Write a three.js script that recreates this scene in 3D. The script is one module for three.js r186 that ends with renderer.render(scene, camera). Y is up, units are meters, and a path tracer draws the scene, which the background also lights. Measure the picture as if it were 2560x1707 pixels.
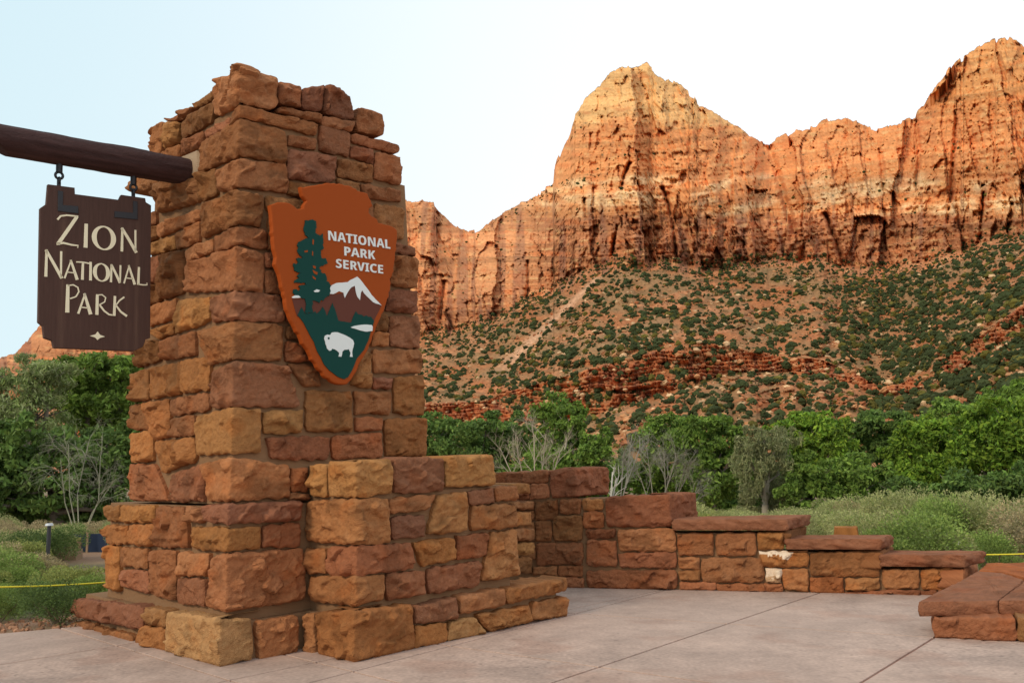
import * as THREE from 'three';
import { mergeGeometries } from 'three/addons/utils/BufferGeometryUtils.js';
import { ImprovedNoise } from 'three/addons/math/ImprovedNoise.js';
import { TextGeometry } from 'three/addons/geometries/TextGeometry.js';
import { FontLoader } from 'three/addons/loaders/FontLoader.js';

// ------------------------------------------------------------------ camera, sky, sun, exposure
const W = 2560, H = 1707, F = 2224.355, EYE = 1.6;
const scene = new THREE.Scene();
const camera = new THREE.PerspectiveCamera(2 * Math.atan(H / 2 / F) * 180 / Math.PI, W / H, 0.1, 12000);
camera.position.set(0, EYE, 0);
camera.rotation.order = 'YXZ';
camera.rotation.set(7.6094 * Math.PI / 180, 0, -1.3396 * Math.PI / 180);
camera.updateMatrixWorld(true);
const renderer = new THREE.WebGLRenderer({ antialias: true });
renderer.toneMapping = THREE.LinearToneMapping;
renderer.toneMappingExposure = 1.0;
renderer.shadowMap.enabled = true;

{ // evening sky: thin bright veil on the right, paler blue to the left and overhead
  const w = 512, h = 256, data = new Float32Array(w * h * 4);
  const nz = new ImprovedNoise();
  for (let j = 0; j < h; j++) for (let i = 0; i < w; i++) {
    const az = (i + 0.5) / w * Math.PI * 2 - Math.PI, el = (j + 0.5) / h * Math.PI - Math.PI / 2;
    const d = [Math.cos(el) * Math.cos(az), Math.sin(el), Math.cos(el) * Math.sin(az)];
    const right = 0.5 + 0.5 * Math.sin(Math.atan2(d[0], -d[2]) * 1 + 0.05);       // 1 towards +x
    const k = Math.min(1, Math.max(0, (right - 0.22) / 0.42)), s = k * k * (3 - 2 * k);
    const up = Math.max(0, d[1]);
    const wisp = Math.max(0, nz.noise(d[0] * 4 + 3, d[1] * 22, d[2] * 4) + 0.5 * nz.noise(d[0] * 11, d[1] * 50, d[2] * 11)) * Math.max(0, 1 - up * 5) * (1 - s);
    const L = [0.75, 0.925, 0.98], R = [1.12, 1.13, 1.14];
    const c = [0, 1, 2].map((q) => (L[q] + (R[q] - L[q]) * s) * (1 - 0.12 * up * [1.6, 1, 0.5][q]) + wisp * 0.2);
    const o = (j * w + i) * 4; data[o] = c[0]; data[o + 1] = c[1]; data[o + 2] = c[2]; data[o + 3] = 1;
  }
  const t = new THREE.DataTexture(data, w, h, THREE.RGBAFormat, THREE.FloatType);
  t.mapping = THREE.EquirectangularReflectionMapping; t.magFilter = THREE.LinearFilter; t.minFilter = THREE.LinearFilter; t.needsUpdate = true;
  scene.background = t; scene.environment = t;
}
const sun = new THREE.DirectionalLight(new THREE.Color(1.0, 0.83, 0.62), 2.0);      // afterglow: low, broad and soft
sun.position.set(-62, 56, 48); sun.target.position.set(0, 0, -12);
sun.castShadow = true; sun.shadow.radius = 24; sun.shadow.mapSize.set(2048, 2048);
Object.assign(sun.shadow.camera, { left: -60, right: 60, top: 60, bottom: -60, near: 1, far: 300 });
scene.add(sun, sun.target);

// ------------------------------------------------------------------ helpers
let seed = 20240; const rnd = () => { seed = (seed * 1664525 + 1013904223) >>> 0; return seed / 4294967296; };
const rr = (a, b) => a + (b - a) * rnd();
const noise3 = new ImprovedNoise(); const N = (x, y, z = 0) => noise3.noise(x + 100.3, y + 57.7, z + 31.1);
const fbm = (x, y, z, o = 4) => { let a = 0.5, s = 0; for (let i = 0; i < o; i++) { s += a * N(x, y, z); x *= 2.03; y *= 2.03; z *= 2.03; a *= 0.5; } return s; };
const H2 = (i, j, k) => { const h = Math.sin(i * 127.1 + j * 311.7 + k * 74.7) * 43758.5453; return h - Math.floor(h); };
// broken rock: every cell of a scattered pattern is a tilted flat, [height, distance to the nearest break]
function facet(x, y, k, tilt = 1, square = false) { const ix = Math.floor(x), iy = Math.floor(y); let d1 = 9, d2 = 9, h = 0; for (let a = -1; a < 2; a++) for (let b = -1; b < 2; b++) { const i = ix + a, j = iy + b, cx = i + H2(i, j, k), cy = j + H2(i, j, k + 5), dx = x - cx, dy = y - cy, d = square ? Math.sqrt(dx ** 4 + dy ** 4 + 0.5 * dx * dx * dy * dy) : dx * dx + dy * dy; if (d < d1) { d2 = d1; d1 = d; h = H2(i, j, k + 9) - 0.5 + tilt * ((H2(i, j, k + 13) - 0.5) * dx * 1.6 + (H2(i, j, k + 17) - 0.5) * dy * 1.6); } else if (d < d2) d2 = d; } return [h, Math.sqrt(d2) - Math.sqrt(d1)]; }
const sm = (a, b, x) => { const t = Math.min(1, Math.max(0, (x - a) / (b - a))); return t * t * (3 - 2 * t); };
const lerp = (a, b, t) => a + (b - a) * t;
const V3 = (x, y, z) => new THREE.Vector3(x, y, z);
const C = (r, g, b) => new THREE.Color().setRGB(r, g, b);
const ORI = V3(0, EYE, 0), Yv = V3(0, 1, 0);
const Uv = V3(0.694081343, 0, -0.719896582), Vv = V3(-0.719896582, 0, -0.694081343);   // the two wall directions of the monument
// a photo pixel is a direction; the distance always comes from the plane it is laid on
const ray = (px, py) => V3(px - W / 2, -(py - H / 2), -F).normalize().applyQuaternion(camera.quaternion);
const onPlane = ([px, py], P0, n) => { const d = ray(px, py); return d.multiplyScalar(P0.clone().sub(ORI).dot(n) / d.dot(n)).add(ORI); };
const onGround = (px, py, y = 0) => onPlane([px, py], V3(0, y, 0), Yv);
const crop = (x0, y0, s) => (x, y) => [x0 + x / s, y0 + y / s];
const curve = (pts) => (x) => { if (x <= pts[0][0]) return pts[0][1]; for (let i = 1; i < pts.length; i++) if (x <= pts[i][0]) { const a = pts[i - 1], b = pts[i]; return a[1] + (b[1] - a[1]) * (x - a[0]) / (b[0] - a[0]); } return pts[pts.length - 1][1]; };
const used = {};
const numbered = (n) => { used[n] = (used[n] || 0) + 1; return used[n] === 1 ? n : n + '_' + String(used[n] - 1).padStart(3, '0'); };
function tag(o, label, category, group, kind) { o.userData.label = label; if (category) o.userData.category = category; if (group) o.userData.group = group; if (kind) o.userData.kind = kind; return o; }
function thing(name, label, category, base = V3(0, 0, 0), group) { const g = new THREE.Group(); g.name = numbered(name); g.position.copy(base); scene.add(g); return tag(g, label, category, group); }
function part(parent, name, geo, mat) { // geometry given in world space, kept relative to its thing's base
  const m = new THREE.Mesh(geo, mat); m.name = name; m.castShadow = m.receiveShadow = true;
  const b = V3(0, 0, 0); for (let p = parent; p && p !== scene; p = p.parent) b.add(p.position);
  geo.translate(-b.x, -b.y, -b.z); parent.add(m); return m;
}
function struct(name, geo, mat, label) { const m = new THREE.Mesh(geo, mat); m.name = name; m.castShadow = m.receiveShadow = true; m.userData.kind = 'structure'; if (label) m.userData.label = label; scene.add(m); return m; }
function geoFrom(pos, idx, col, uv) {
  const g = new THREE.BufferGeometry(); g.setAttribute('position', new THREE.BufferAttribute(new Float32Array(pos), 3));
  if (col) g.setAttribute('color', new THREE.BufferAttribute(new Float32Array(col), 3));
  if (uv) g.setAttribute('uv', new THREE.BufferAttribute(new Float32Array(uv), 2));
  if (idx) g.setIndex(idx); g.computeVertexNormals(); return g;
}
// tileable fine noise for relief and colour
function noiseTexture(size, f, srgb) {
  const d = new Uint8Array(size * size * 4);
  for (let j = 0; j < size; j++) for (let i = 0; i < size; i++) { const v = f(i / size, j / size, i, j), o = (j * size + i) * 4; for (let q = 0; q < 3; q++) d[o + q] = Math.max(0, Math.min(255, (v.length ? v[q] : v) * 255)); d[o + 3] = 255; }
  const t = new THREE.DataTexture(d, size, size); t.wrapS = t.wrapT = THREE.RepeatWrapping; t.magFilter = THREE.LinearFilter; t.minFilter = THREE.LinearMipmapLinearFilter; t.generateMipmaps = true;
  if (srgb) t.colorSpace = THREE.SRGBColorSpace; t.needsUpdate = true; return t;
}
const TP = (x, y, p, q) => { // periodic noise by blending
  const a = N(x * p, y * p, q), b = N((x - 1) * p, y * p, q), c = N(x * p, (y - 1) * p, q), d = N((x - 1) * p, (y - 1) * p, q);
  return lerp(lerp(a, b, x), lerp(c, d, x), y) * 1.25;
};
const sandBump = noiseTexture(512, (x, y) => 0.5 + 0.28 * TP(x, y, 14, 1) + 0.24 * TP(x, y, 40, 2) + 0.22 * TP(x, y, 110, 3) + 0.12 * (rnd() - 0.5));
const matStone = new THREE.MeshPhysicalMaterial({ vertexColors: true, roughness: 0.97, specularIntensity: 0.35, bumpMap: sandBump, bumpScale: 0.02 });
const matMortar = new THREE.MeshPhysicalMaterial({ color: C(0.25, 0.14, 0.072), roughness: 1, specularIntensity: 0.3, bumpMap: sandBump, bumpScale: 0.01 });
// ------------------------------------------------------------------ masonry
// planes of the monument: corner point, horizontal direction, rising direction (battered)
const rise = (k) => Uv.clone().add(Vv).multiplyScalar(k).add(Yv);
const addv = (P, u, v, y) => P.clone().addScaledVector(Uv, u).addScaledVector(Vv, v).addScaledVector(Yv, y);
function face(P, along, k) { const e = rise(k); const n = along.clone().cross(e).normalize(); if (n.dot(ORI.clone().sub(P)) < 0) n.negate(); return { P, along, e, n }; }
const C0 = onGround(548, 1667), D0 = onGround(884, 1655);
const HF = 0.395, HT = 1.28, HW = 1.63;
const C1 = addv(C0, 0.1, 0.1, HF), D1 = addv(D0, 0.1, 0.1, HF + 0.01), C2 = addv(C1, 0.04, 0.04, HT - HF);
const FP = {
  FL: face(C0, Vv, 0.03), FR: face(C0, Uv, 0.03), XL: face(D0, Vv, 0.03), XR: face(D0, Uv, 0.03),
  TL: face(C1, Vv, 0), TR: face(C1, Uv, 0), WL: face(D1, Vv, 0), WR: face(D1, Uv, 0),
  SL: face(C2, Vv, 0.015), SR: face(C2, Uv, 0.015),
  WB: face(addv(D1, 0, 1.1, 0), Uv, 0),
};
// tones of the sandstone blocks (linear base colours)
const TONE = { n: [0.32, 0.13, 0.052], r: [0.3, 0.114, 0.052], p: [0.26, 0.105, 0.054], o: [0.37, 0.15, 0.044], y: [0.345, 0.165, 0.056], l: [0.46, 0.25, 0.1], d: [0.24, 0.102, 0.04], k: [0.35, 0.108, 0.036], w: [0.82, 0.66, 0.5] };
const tones = 'nnnnrrppod';
// one rock-faced block: a grid over one face (4 corners) or wrapped round a corner (6 corners), bulging, chipped and faceted, with sides running back into the wall
function stoneGeo(quads, normals, o = {}) {
  const S = quads.length; // each quad: [TL, TR, BR, BL] in world space
  const lenT = quads.map((q) => (q[0].distanceTo(q[1]) + q[3].distanceTo(q[2])) / 2), hgt = (quads[0][0].distanceTo(quads[0][3]) + quads[S - 1][1].distanceTo(quads[S - 1][2])) / 2;
  const total = lenT.reduce((a, b) => a + b, 0), cell = o.cell || 0.013;
  const nu = Math.max(8, Math.min(84, Math.round(total / cell))), nv = Math.max(7, Math.min(52, Math.round(hgt / cell)));
  const bulge = o.bulge ?? Math.min(0.125, 0.034 + 0.15 * Math.min(hgt, total) * rr(0.6, 1.15)), r = Math.min(0.042, 0.22 * Math.min(hgt, total)), depth = o.depth || 0.26;
  const sd = rr(0, 500), facets = []; const nf = 6 + Math.floor(rnd() * 6);
  for (let i = 0; i < nf; i++) { const a = rr(0, 6.28), g = rr(0.1, 0.6); facets.push([rr(0.15, 0.85) * total, rr(0.1, 0.9) * hgt, Math.cos(a) * g, Math.sin(a) * g * 1.3, bulge * rr(0.75, 1.3)]); }
  const tk = o.tone, tone = ((t) => (tk === 'o' || tk === 'y' || tk === 'k' ? t.map((v, k) => lerp(v, TONE.n[k], 0.4)) : tk === 'l' ? t.map((v, k) => lerp(v, TONE.n[k], 0.2)) : t))(TONE[o.tone || tones[Math.floor(rnd() * tones.length)]]), jv = rr(0.8, 1.2), jh = rr(0.95, 1.05), jit = [jv, jv * jh, jv * jh * rr(0.93, 1.07)];
  const mid = V3(0, 0, 0); for (const q of quads) for (const c of q) mid.addScaledVector(c, 1 / (4 * S));
  const pos = [], col = [], uv = [], idx = [], out = [];
  for (let j = 0; j <= nv; j++) for (let i = 0; i <= nu; i++) {
    const v = j / nv; let s = i / nu * total, a = 0, qi = 0; while (qi < S - 1 && s > a + lenT[qi]) { a += lenT[qi]; qi++; }
    const u = Math.min(1, (s - a) / lenT[qi]), q = quads[qi];
    const p = q[0].clone().lerp(q[1], u).lerp(q[3].clone().lerp(q[2], u), v);
    const n = normals[qi].clone(), cu = 2 * i / nu - 1, cv = 2 * v - 1; if (S === 1) p.lerp(mid, (o.round ?? 0.045) * cu ** 4 * cv ** 4); else p.lerp(mid, (o.round ?? 0.045) * 0.6 * cu ** 8 * cv ** 4);
    if (S === 2) { const x = s - lenT[0], rw = 0.07; if (Math.abs(x) < rw) n.copy(normals[0]).lerp(normals[1], x / rw * 0.5 + 0.5).normalize(); }
    const x = s, y = v * hgt, dx = Math.min(x, total - x), dy = Math.min(y, hgt - y);
    const rag = r * (1 + 0.7 * N(x * 9 + sd, y * 9, 3.3));
    const f1 = (d) => { const t = Math.min(1, d / rag); return 1 - (1 - t) * (1 - t); };
    const e = Math.sqrt(f1(dx) * f1(dy));
    let h = 1e9; for (const [fx, fy, gx, gy, fa] of facets) h = Math.min(h, fa + gx * (x - fx) + gy * (y - fy));
    h = Math.max(h, bulge * 0.12);
    const big = fbm(p.x * 5 + sd, p.y * 6, p.z * 5, 4) * 0.075, fine = fbm(p.x * 20, p.y * 32 + sd, p.z * 20, 3) * 0.014;
    const crag = Math.abs(N(p.x * 6 + sd, p.y * 8, p.z * 6)) * 0.05;
    const wx = x + 0.02 * N(x * 14, y * 14, sd), wy = y + 0.02 * N(y * 14, x * 14, sd + 5), fa = facet(wx / 0.17 + sd, wy / 0.12, 1), fb = facet(wx / 0.06 + sd, wy / 0.042, 2), ff = fa[0] * 0.06 + fb[0] * 0.01;
    h = e * Math.max(0.006, h + ff + (big * 0.7 - crag * 0.6) * (o.rough ?? 1)) + fine * (0.2 + 0.8 * e) - 0.01 * (1 - e);
    // edges are not ruled lines
    const wob = (1 - e) * 0.02; p.addScaledVector(Yv, wob * N(x * 12 + sd, y * 3, 8)).addScaledVector(q[1].clone().sub(q[0]).normalize(), wob * N(y * 12 + sd, x * 3, 18));
    const pp = p.clone().addScaledVector(n, h); pos.push(pp.x, pp.y, pp.z); out.push([p, n, h]);
    // mineral colour: bedding streaks, iron patches, pale grains
    const bed = N(p.x * 2.2 + sd, p.y * 26 + N(p.x * 3, p.y * 2, p.z * 3) * 3, p.z * 2.2) * 0.10, iron = sm(0.08, 0.4, fbm(p.x * 3.5 + sd, p.y * 4, p.z * 3.5, 3)), pale = sm(0.12, 0.36, fbm(p.x * 6 - sd, p.y * 7, p.z * 6, 3)) * (o.pale ?? 0.5);
    const stain = sm(0.1, 0.3, fbm(p.x * 2.6 - sd, p.y * 3.2, p.z * 2.6, 4)), gr = (1 + bed * 1.3 + fbm(p.x * 30, p.y * 30, p.z * 30 + sd, 3) * 0.42) * lerp(1, 0.72, stain);
    let c = [0, 1, 2].map((k) => tone[k] * jit[k] * gr * lerp(1, [1.04, 0.9, 0.78][k], iron) * lerp(1, [1.16, 1.26, 1.4][k], pale));
    if (o.whitePatch) { const m = o.whitePatch(x / total, v, N(x * 30, y * 30, sd)); c = c.map((t, k) => lerp(t, TONE.w[k], m)); }
    col.push(...c); uv.push(s * 1.1 + sd, v * hgt * 1.1 + sd);
  }
  const st = nu + 1; for (let j = 0; j < nv; j++) for (let i = 0; i < nu; i++) { const a = j * st + i; idx.push(a, a + st, a + 1, a + 1, a + st, a + st + 1); }
  // sides
  const ring = []; for (let i = 0; i <= nu; i++) ring.push(i); for (let j = 1; j <= nv; j++) ring.push(j * st + nu); for (let i = nu - 1; i >= 0; i--) ring.push(nv * st + i); for (let j = nv - 1; j > 0; j--) ring.push(j * st);
  const b0 = pos.length / 3;
  for (const k of ring) {
    const [p, n, h] = out[k], c = [col[k * 3], col[k * 3 + 1], col[k * 3 + 2]];
    pos.push(pos[k * 3], pos[k * 3 + 1], pos[k * 3 + 2]); col.push(...c); uv.push(uv[k * 2], uv[k * 2 + 1]);
    const dp = depth * (0.9 + 0.2 * rnd()) * (o.taper ? 1 : 1), w = 0.012 * N(p.x * 8, p.y * 8 + sd, p.z * 8);
    pos.push(p.x - n.x * dp * 0.5, p.y + w + (o.lift || 0) * 0.5, p.z - n.z * dp * 0.5); col.push(...c); uv.push(uv[k * 2], uv[k * 2 + 1] + 0.1);
    pos.push(p.x - n.x * dp, p.y + w, p.z - n.z * dp); col.push(...c); uv.push(uv[k * 2], uv[k * 2 + 1] + 0.2);
  }
  const L = ring.length;
  for (let i = 0; i < L; i++) { const a = b0 + i * 3, b = b0 + ((i + 1) % L) * 3; for (let t = 0; t < 2; t++) idx.push(a + t, b + t, a + t + 1, b + t, b + t + 1, a + t + 1); }
  return geoFrom(pos, idx, col, uv);
}
// rows of stones: [plane(s), points..., tone?, options?]; 4 points = one face, 6 points = wrapped round a corner
function layStones(parent, cr, rows, gap = 0) {
  for (const row of rows) {
    const [pl, P, tone, opt] = row; const pts = []; for (let i = 0; i < P.length; i += 2) pts.push(cr(P[i], P[i + 1]));
    const o = { tone, ...(opt || {}) }; let quads, normals;
    const put = (p, f) => onPlane(p, f.P, f.n);
    if (pts.length === 4) { const f = FP[pl]; quads = [pts.map((p) => put(p, f))]; normals = [f.n]; }
    else { const [fa, fb] = pl.split('+').map((k) => FP[k]); // TL TC TR BR BC BL
      const ax = fa.n.clone().cross(fb.n), d = ax.normalize(); // the corner line: where both planes meet
      const cornerAt = (p) => { // point of the corner line at the pixel's height
        const q = put(p, fb), Q0 = fa.P.clone().add(fb === fa ? V3() : V3()); const A = fa.P; // corner line passes A along fa.e
        const t = (q.y - A.y) / fa.e.y; return A.clone().addScaledVector(fa.e, t); };
      const tc = cornerAt(pts[1]), bc = cornerAt(pts[4]);
      quads = [[put(pts[0], fa), tc, bc, put(pts[5], fa)], [tc.clone(), put(pts[2], fb), put(pts[3], fb), bc.clone()]]; normals = [fa.n, fb.n]; }
    const G = 0.005, mv = (a, b) => a.addScaledVector(a.clone().sub(b).normalize(), G); const qa = quads[0], qb = quads[quads.length - 1]; mv(qa[0], qa[1]); mv(qa[3], qa[2]); mv(qb[1], qb[0]); mv(qb[2], qb[3]); for (const q of quads) { q[0].y += G; q[1].y += G; q[2].y -= G; q[3].y -= G; }
    part(parent, 'stone', stoneGeo(quads, normals, o), matStone);
  }
}
// mortar body behind the blocks: a battered box between two heights
function coreBox(P, u0, u1, v0, v1, h, k, inset) {
  const c = (u, v, y) => addv(P, u, v, y), b = [c(u0 + inset, v0 + inset, 0), c(u1 - inset, v0 + inset, 0), c(u1 - inset, v1 - inset, 0), c(u0 + inset, v1 - inset, 0)];
  const t = [c(u0 + inset + k * h, v0 + inset + k * h, h), c(u1 - inset - k * h * 3, v0 + inset + k * h, h), c(u1 - inset - k * h * 3, v1 - inset - k * h * 3, h), c(u0 + inset + k * h, v1 - inset - k * h * 3, h)];
  const pos = [], uv = []; const quad = (a, b2, c2, d) => { for (const p of [a, b2, c2, a, c2, d]) { pos.push(p.x, p.y, p.z); uv.push((p.x + p.z) * 1.3, p.y * 1.3 + p.x * 0.4); } };
  for (let i = 0; i < 4; i++) { const n = (i + 1) % 4; quad(b[i], b[n], t[n], t[i]); } quad(t[0], t[1], t[2], t[3]); quad(b[3], b[2], b[1], b[0]);
  return geoFrom(pos, null, null, uv);
}
const lenOn = (f, p) => onPlane(p, f.P, f.n).sub(f.P).dot(f.along);
const LEN = { shaftU: lenOn(FP.SR, [1066, 1130]), shaftV: lenOn(FP.SL, [322, 1240]), tierV: lenOn(FP.TL, [258, 1290]), footV: lenOn(FP.FL, [183, 1557]), footU: lenOn(FP.XR, [1420, 1538]), wingU: lenOn(FP.WR, [1294, 1420]), wingTopU: lenOn(FP.WR, [1237, 1180]) };

const A = crop(300, 130, 2.85125), Z1 = crop(300, 130, 4.239), Z2 = crop(300, 460, 4.021), Z3 = crop(280, 800, 4.021), B = crop(300, 620, 2.85125), Cc = crop(160, 1100, 2.6575), Dc = crop(760, 1100, 2.6575), Ec = crop(1200, 1100, 2.94), Fc = crop(1860, 1200, 3.093);
const pillar = thing('stone_pillar', 'tall tapering pillar of rough red sandstone blocks on a stepped base with a side wing', 'pillar', V3(C0.x, 0, C0.z));
{
  const wu = D0.clone().sub(C0).dot(Uv), wv = D0.clone().sub(C0).dot(Vv);
  part(pillar, 'mortar_core', mergeGeometries([
    coreBox(C0, 0, wu + 0.4, 0, LEN.footV, HF - 0.085, 0.03, 0.07),
    coreBox(D0, 0, LEN.footU, 0, 1.5, HF - 0.08, 0.03, 0.07),
    coreBox(addv(C1, 0, 0, -0.12), 0, wu + 0.3, 0, LEN.tierV, HT - HF + 0.1, 0, 0.05),
    coreBox(addv(D1, 0, 0, -0.12), 0, LEN.wingU, 0, 1.25, 1.07, 0, 0.055), coreBox(D1.clone().add(V3(0, 0.94, 0)), 0, LEN.wingTopU, 0, 1.2, HW - HF - 0.99, 0, 0.055),
    coreBox(C2, 0, LEN.shaftU, 0, LEN.shaftV, 3.25, 0.015, 0.045),
    coreBox(addv(C2, 0.05, 0.05, 3.2), 0, LEN.shaftU - 0.5, 0, LEN.shaftV - 0.75, 0.42, 0.015, 0.04),
  ]), matMortar);
  const top = { depth: 0.5, round: 0.12 }, deep = { depth: 0.36 };
  layStones(pillar, A, [
    ['SL+SR', [670, 225, 860, 105, 1115, 185, 1125, 408, 905, 374, 660, 465], 'n', { depth: 0.62, bulge: 0.1, round: 0.16 }],
    ['SL+SR', [793, 440, 905, 390, 1415, 512, 1395, 588, 905, 470, 785, 540], 'n', deep],
    ['SL+SR', [570, 645, 905, 488, 1180, 562, 1190, 795, 885, 738, 556, 862], 'n', { bulge: 0.07 }],
    ['SL+SR', [685, 838, 795, 748, 1190, 802, 1195, 1000, 812, 952, 700, 995], 'n'],
    ['SL', [545, 885, 668, 828, 680, 1008, 560, 1068], 'd'],
    ['SL', [215, 945, 535, 888, 552, 1062, 262, 1148], 'd', { bulge: 0.2 }],
    ['SR', [1142, 203, 1290, 243, 1290, 394, 1135, 362], 'r', top], ['SR', [1305, 257, 1445, 236, 1440, 424, 1305, 400], 'p', top],
    ['SR', [1458, 224, 1630, 300, 1678, 488, 1452, 438], 'p', { depth: 0.55, bulge: 0.09, round: 0.16 }], ['SR', [1695, 386, 1878, 440, 1884, 592, 1690, 562], 'n', top],
    ['SR', [1135, 392, 1435, 440, 1432, 498, 1128, 425], 'n'], ['SR', [1452, 452, 1680, 502, 1655, 566, 1435, 516], 'r'], ['SR', [1425, 522, 1640, 572, 1634, 742, 1425, 700], 'p'],
    ['SR', [1648, 578, 1995, 662, 1988, 722, 1660, 642], 'r', top], ['SR', [1207, 592, 1392, 616, 1400, 692, 1207, 660], 'r'], ['SR', [1650, 672, 1808, 695, 1800, 792, 1650, 748], 'r'],
    ['SR', [1820, 708, 2005, 748, 2005, 940, 1820, 905], 'r'], ['SR', [1202, 690, 1540, 742, 1535, 922, 1202, 905], 'p'], ['SR', [1556, 760, 1806, 803, 1800, 922, 1556, 890], 'n'],
    ['SR', [1205, 925, 1345, 945, 1345, 1035, 1205, 1012], 'd'], ['SR', [1550, 902, 1708, 932, 1710, 1010, 1560, 985], 'd'], ['SR', [1722, 935, 2005, 988, 2005, 1066, 1740, 1032], 'r'],
    ['SR', [1045, 1022, 1330, 1062, 1330, 1160, 1050, 1130], 'y'], ['SR', [1822, 1078, 2026, 1112, 2022, 1336, 1825, 1302], 'y'], ['SR', [1720, 1052, 1808, 1085, 1808, 1295, 1725, 1285], 'd'],
    ['SR', [1960, 1362, 2110, 1392, 2106, 1450, 1955, 1425], 'p'], ['SR', [1350, 1055, 1705, 1040, 1705, 1330, 1350, 1330], 'n'], ['SR', [1060, 1180, 1330, 1190, 1330, 1400, 1060, 1400], 'n'], ['SR', [1345, 1345, 1720, 1345, 1720, 1560, 1345, 1560], 'n'], ['SR', [1735, 1310, 1945, 1335, 1940, 1560, 1735, 1560], 'r'],
  ]);
  layStones(pillar, Z1, [
    ['SL', [775, 552, 985, 405, 975, 492, 785, 602], 'd', top], ['SL', [510, 720, 765, 562, 715, 672, 535, 748], 'n', top], ['SL', [640, 742, 975, 525, 950, 735, 650, 910], 'd'],
    ['SL', [325, 808, 440, 722, 420, 1080, 300, 1082], 'n', top], ['SL', [440, 745, 628, 735, 570, 965, 460, 1038], 'y', top], ['SL', [650, 928, 872, 842, 860, 982, 640, 1086], 'r'], ['SL', [430, 1062, 622, 972, 622, 1095, 430, 1112], 'n'],
    ['SL', [888, 842, 1142, 700, 1140, 812, 908, 912], 'r'], ['SL', [120, 1330, 380, 1310, 380, 1390, 140, 1500], 'n'], ['SL', [300, 1110, 630, 1110, 640, 1260, 300, 1330], 'n'],
  ]);
  layStones(pillar, Z2, [
    ['SL+SR', [802, 208, 1140, 48, 1450, 112, 1420, 428, 1150, 388, 812, 540], 'n'], ['SL', [360, 405, 792, 250, 785, 352, 370, 532], 'n'], ['SL', [262, 300, 340, 270, 345, 400, 262, 430], 'r'], ['SL', [262, 445, 350, 420, 352, 535, 262, 590], 'd'],
    ['SL+SR', [940, 528, 1150, 418, 1470, 455, 1488, 648, 1150, 598, 945, 682], 'n'], ['SL', [552, 502, 782, 375, 780, 572, 560, 655], 'n'], ['SL', [262, 615, 540, 505, 545, 648, 262, 712], 'y'], ['SL', [642, 665, 922, 545, 922, 665, 660, 788], 'n'],
    ['SL+SR', [640, 812, 1150, 625, 1450, 690, 1450, 1088, 1150, 1058, 640, 1088], 'n', { bulge: 0.09 }], ['SL', [420, 712, 620, 662, 615, 1092, 410, 1160], 'd'], ['SL', [262, 735, 392, 722, 392, 972, 262, 1002], 'r'], ['SL', [262, 1030, 395, 1005, 400, 1172, 262, 1222], 'd'],
    ['SL', [572, 1162, 890, 1142, 882, 1372, 540, 1498], 'y', { bulge: 0.08 }], ['SL', [262, 1238, 552, 1152, 525, 1350, 262, 1428], 'n'],
  ]);
  layStones(pillar, B, [
    ['SL+SR', [655, 348, 815, 308, 1150, 340, 1185, 518, 815, 510, 645, 520], 'p'], ['SL+SR', [535, 598, 795, 522, 1165, 548, 1155, 798, 800, 788, 620, 828], 'n'], ['SL', [278, 658, 525, 595, 525, 758, 290, 800], 'n'], ['SL', [175, 595, 365, 535, 370, 602, 270, 648], 'o'], ['SL', [90, 668, 265, 655, 270, 800, 108, 850], 'd', { bulge: 0.09 }],
    ['SL+SR', [648, 878, 800, 812, 1180, 832, 1290, 1130, 800, 1128, 640, 1140], 'p', { bulge: 0.06 }],
    ['SR', [1940, 52, 2120, 66, 2125, 286, 1930, 262], 'n'], ['SR', [1925, 298, 2120, 302, 2120, 464, 1900, 446], 'p'], ['SR', [1930, 482, 2136, 486, 2140, 714, 1930, 692], 'p'], ['SR', [1835, 462, 1915, 470, 1910, 590, 1820, 580], 'd'], ['SR', [1812, 606, 1910, 602, 1914, 700, 1800, 695], 'n'],
    ['SR', [1810, 726, 2146, 722, 2150, 890, 1815, 886], 'n'], ['SR', [1680, 760, 1790, 742, 1795, 992, 1650, 978], 'y'], ['SR', [1810, 922, 1944, 926, 1940, 1000, 1806, 1000], 'p'], ['SR', [1960, 918, 2166, 908, 2170, 1190, 1960, 1175], 'o'],
    ['SR', [1185, 660, 1330, 680, 1370, 812, 1185, 812], 'r'], ['SR', [1200, 828, 1400, 835, 1440, 985, 1310, 982], 'n'], ['SR', [1330, 1016, 1650, 1022, 1660, 1305, 1336, 1306], 'y', { bulge: 0.035, pale: 0.1 }], ['SR', [1676, 1022, 1940, 1026, 1926, 1180, 1682, 1180], 'n'],
    ['SR', [1682, 1202, 1875, 1212, 1870, 1300, 1682, 1302], 'r'], ['SR', [1890, 1222, 2186, 1208, 2190, 1480, 1900, 1480], 'o', { bulge: 0.06 }], ['SR', [1026, 1162, 1304, 1157, 1304, 1316, 1032, 1320], 'y'], ['SR', [1042, 1346, 1494, 1342, 1490, 1508, 1090, 1500], 'r', { bulge: 0.06 }], ['SR', [1516, 1342, 1870, 1318, 1874, 1490, 1522, 1500], 'r'],
    ['SR', [1038, 30, 1330, 60, 1330, 140, 1040, 128], 'r'], ['SR', [1042, 160, 1330, 160, 1330, 325, 1042, 322], 'n'], ['SR', [1170, 345, 1420, 350, 1420, 520, 1195, 520], 'p'], ['SR', [1440, 350, 1890, 360, 1890, 450, 1440, 450], 'p'], ['SR', [1190, 548, 1500, 548, 1500, 645, 1190, 645], 'd'],
  ]);
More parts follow.
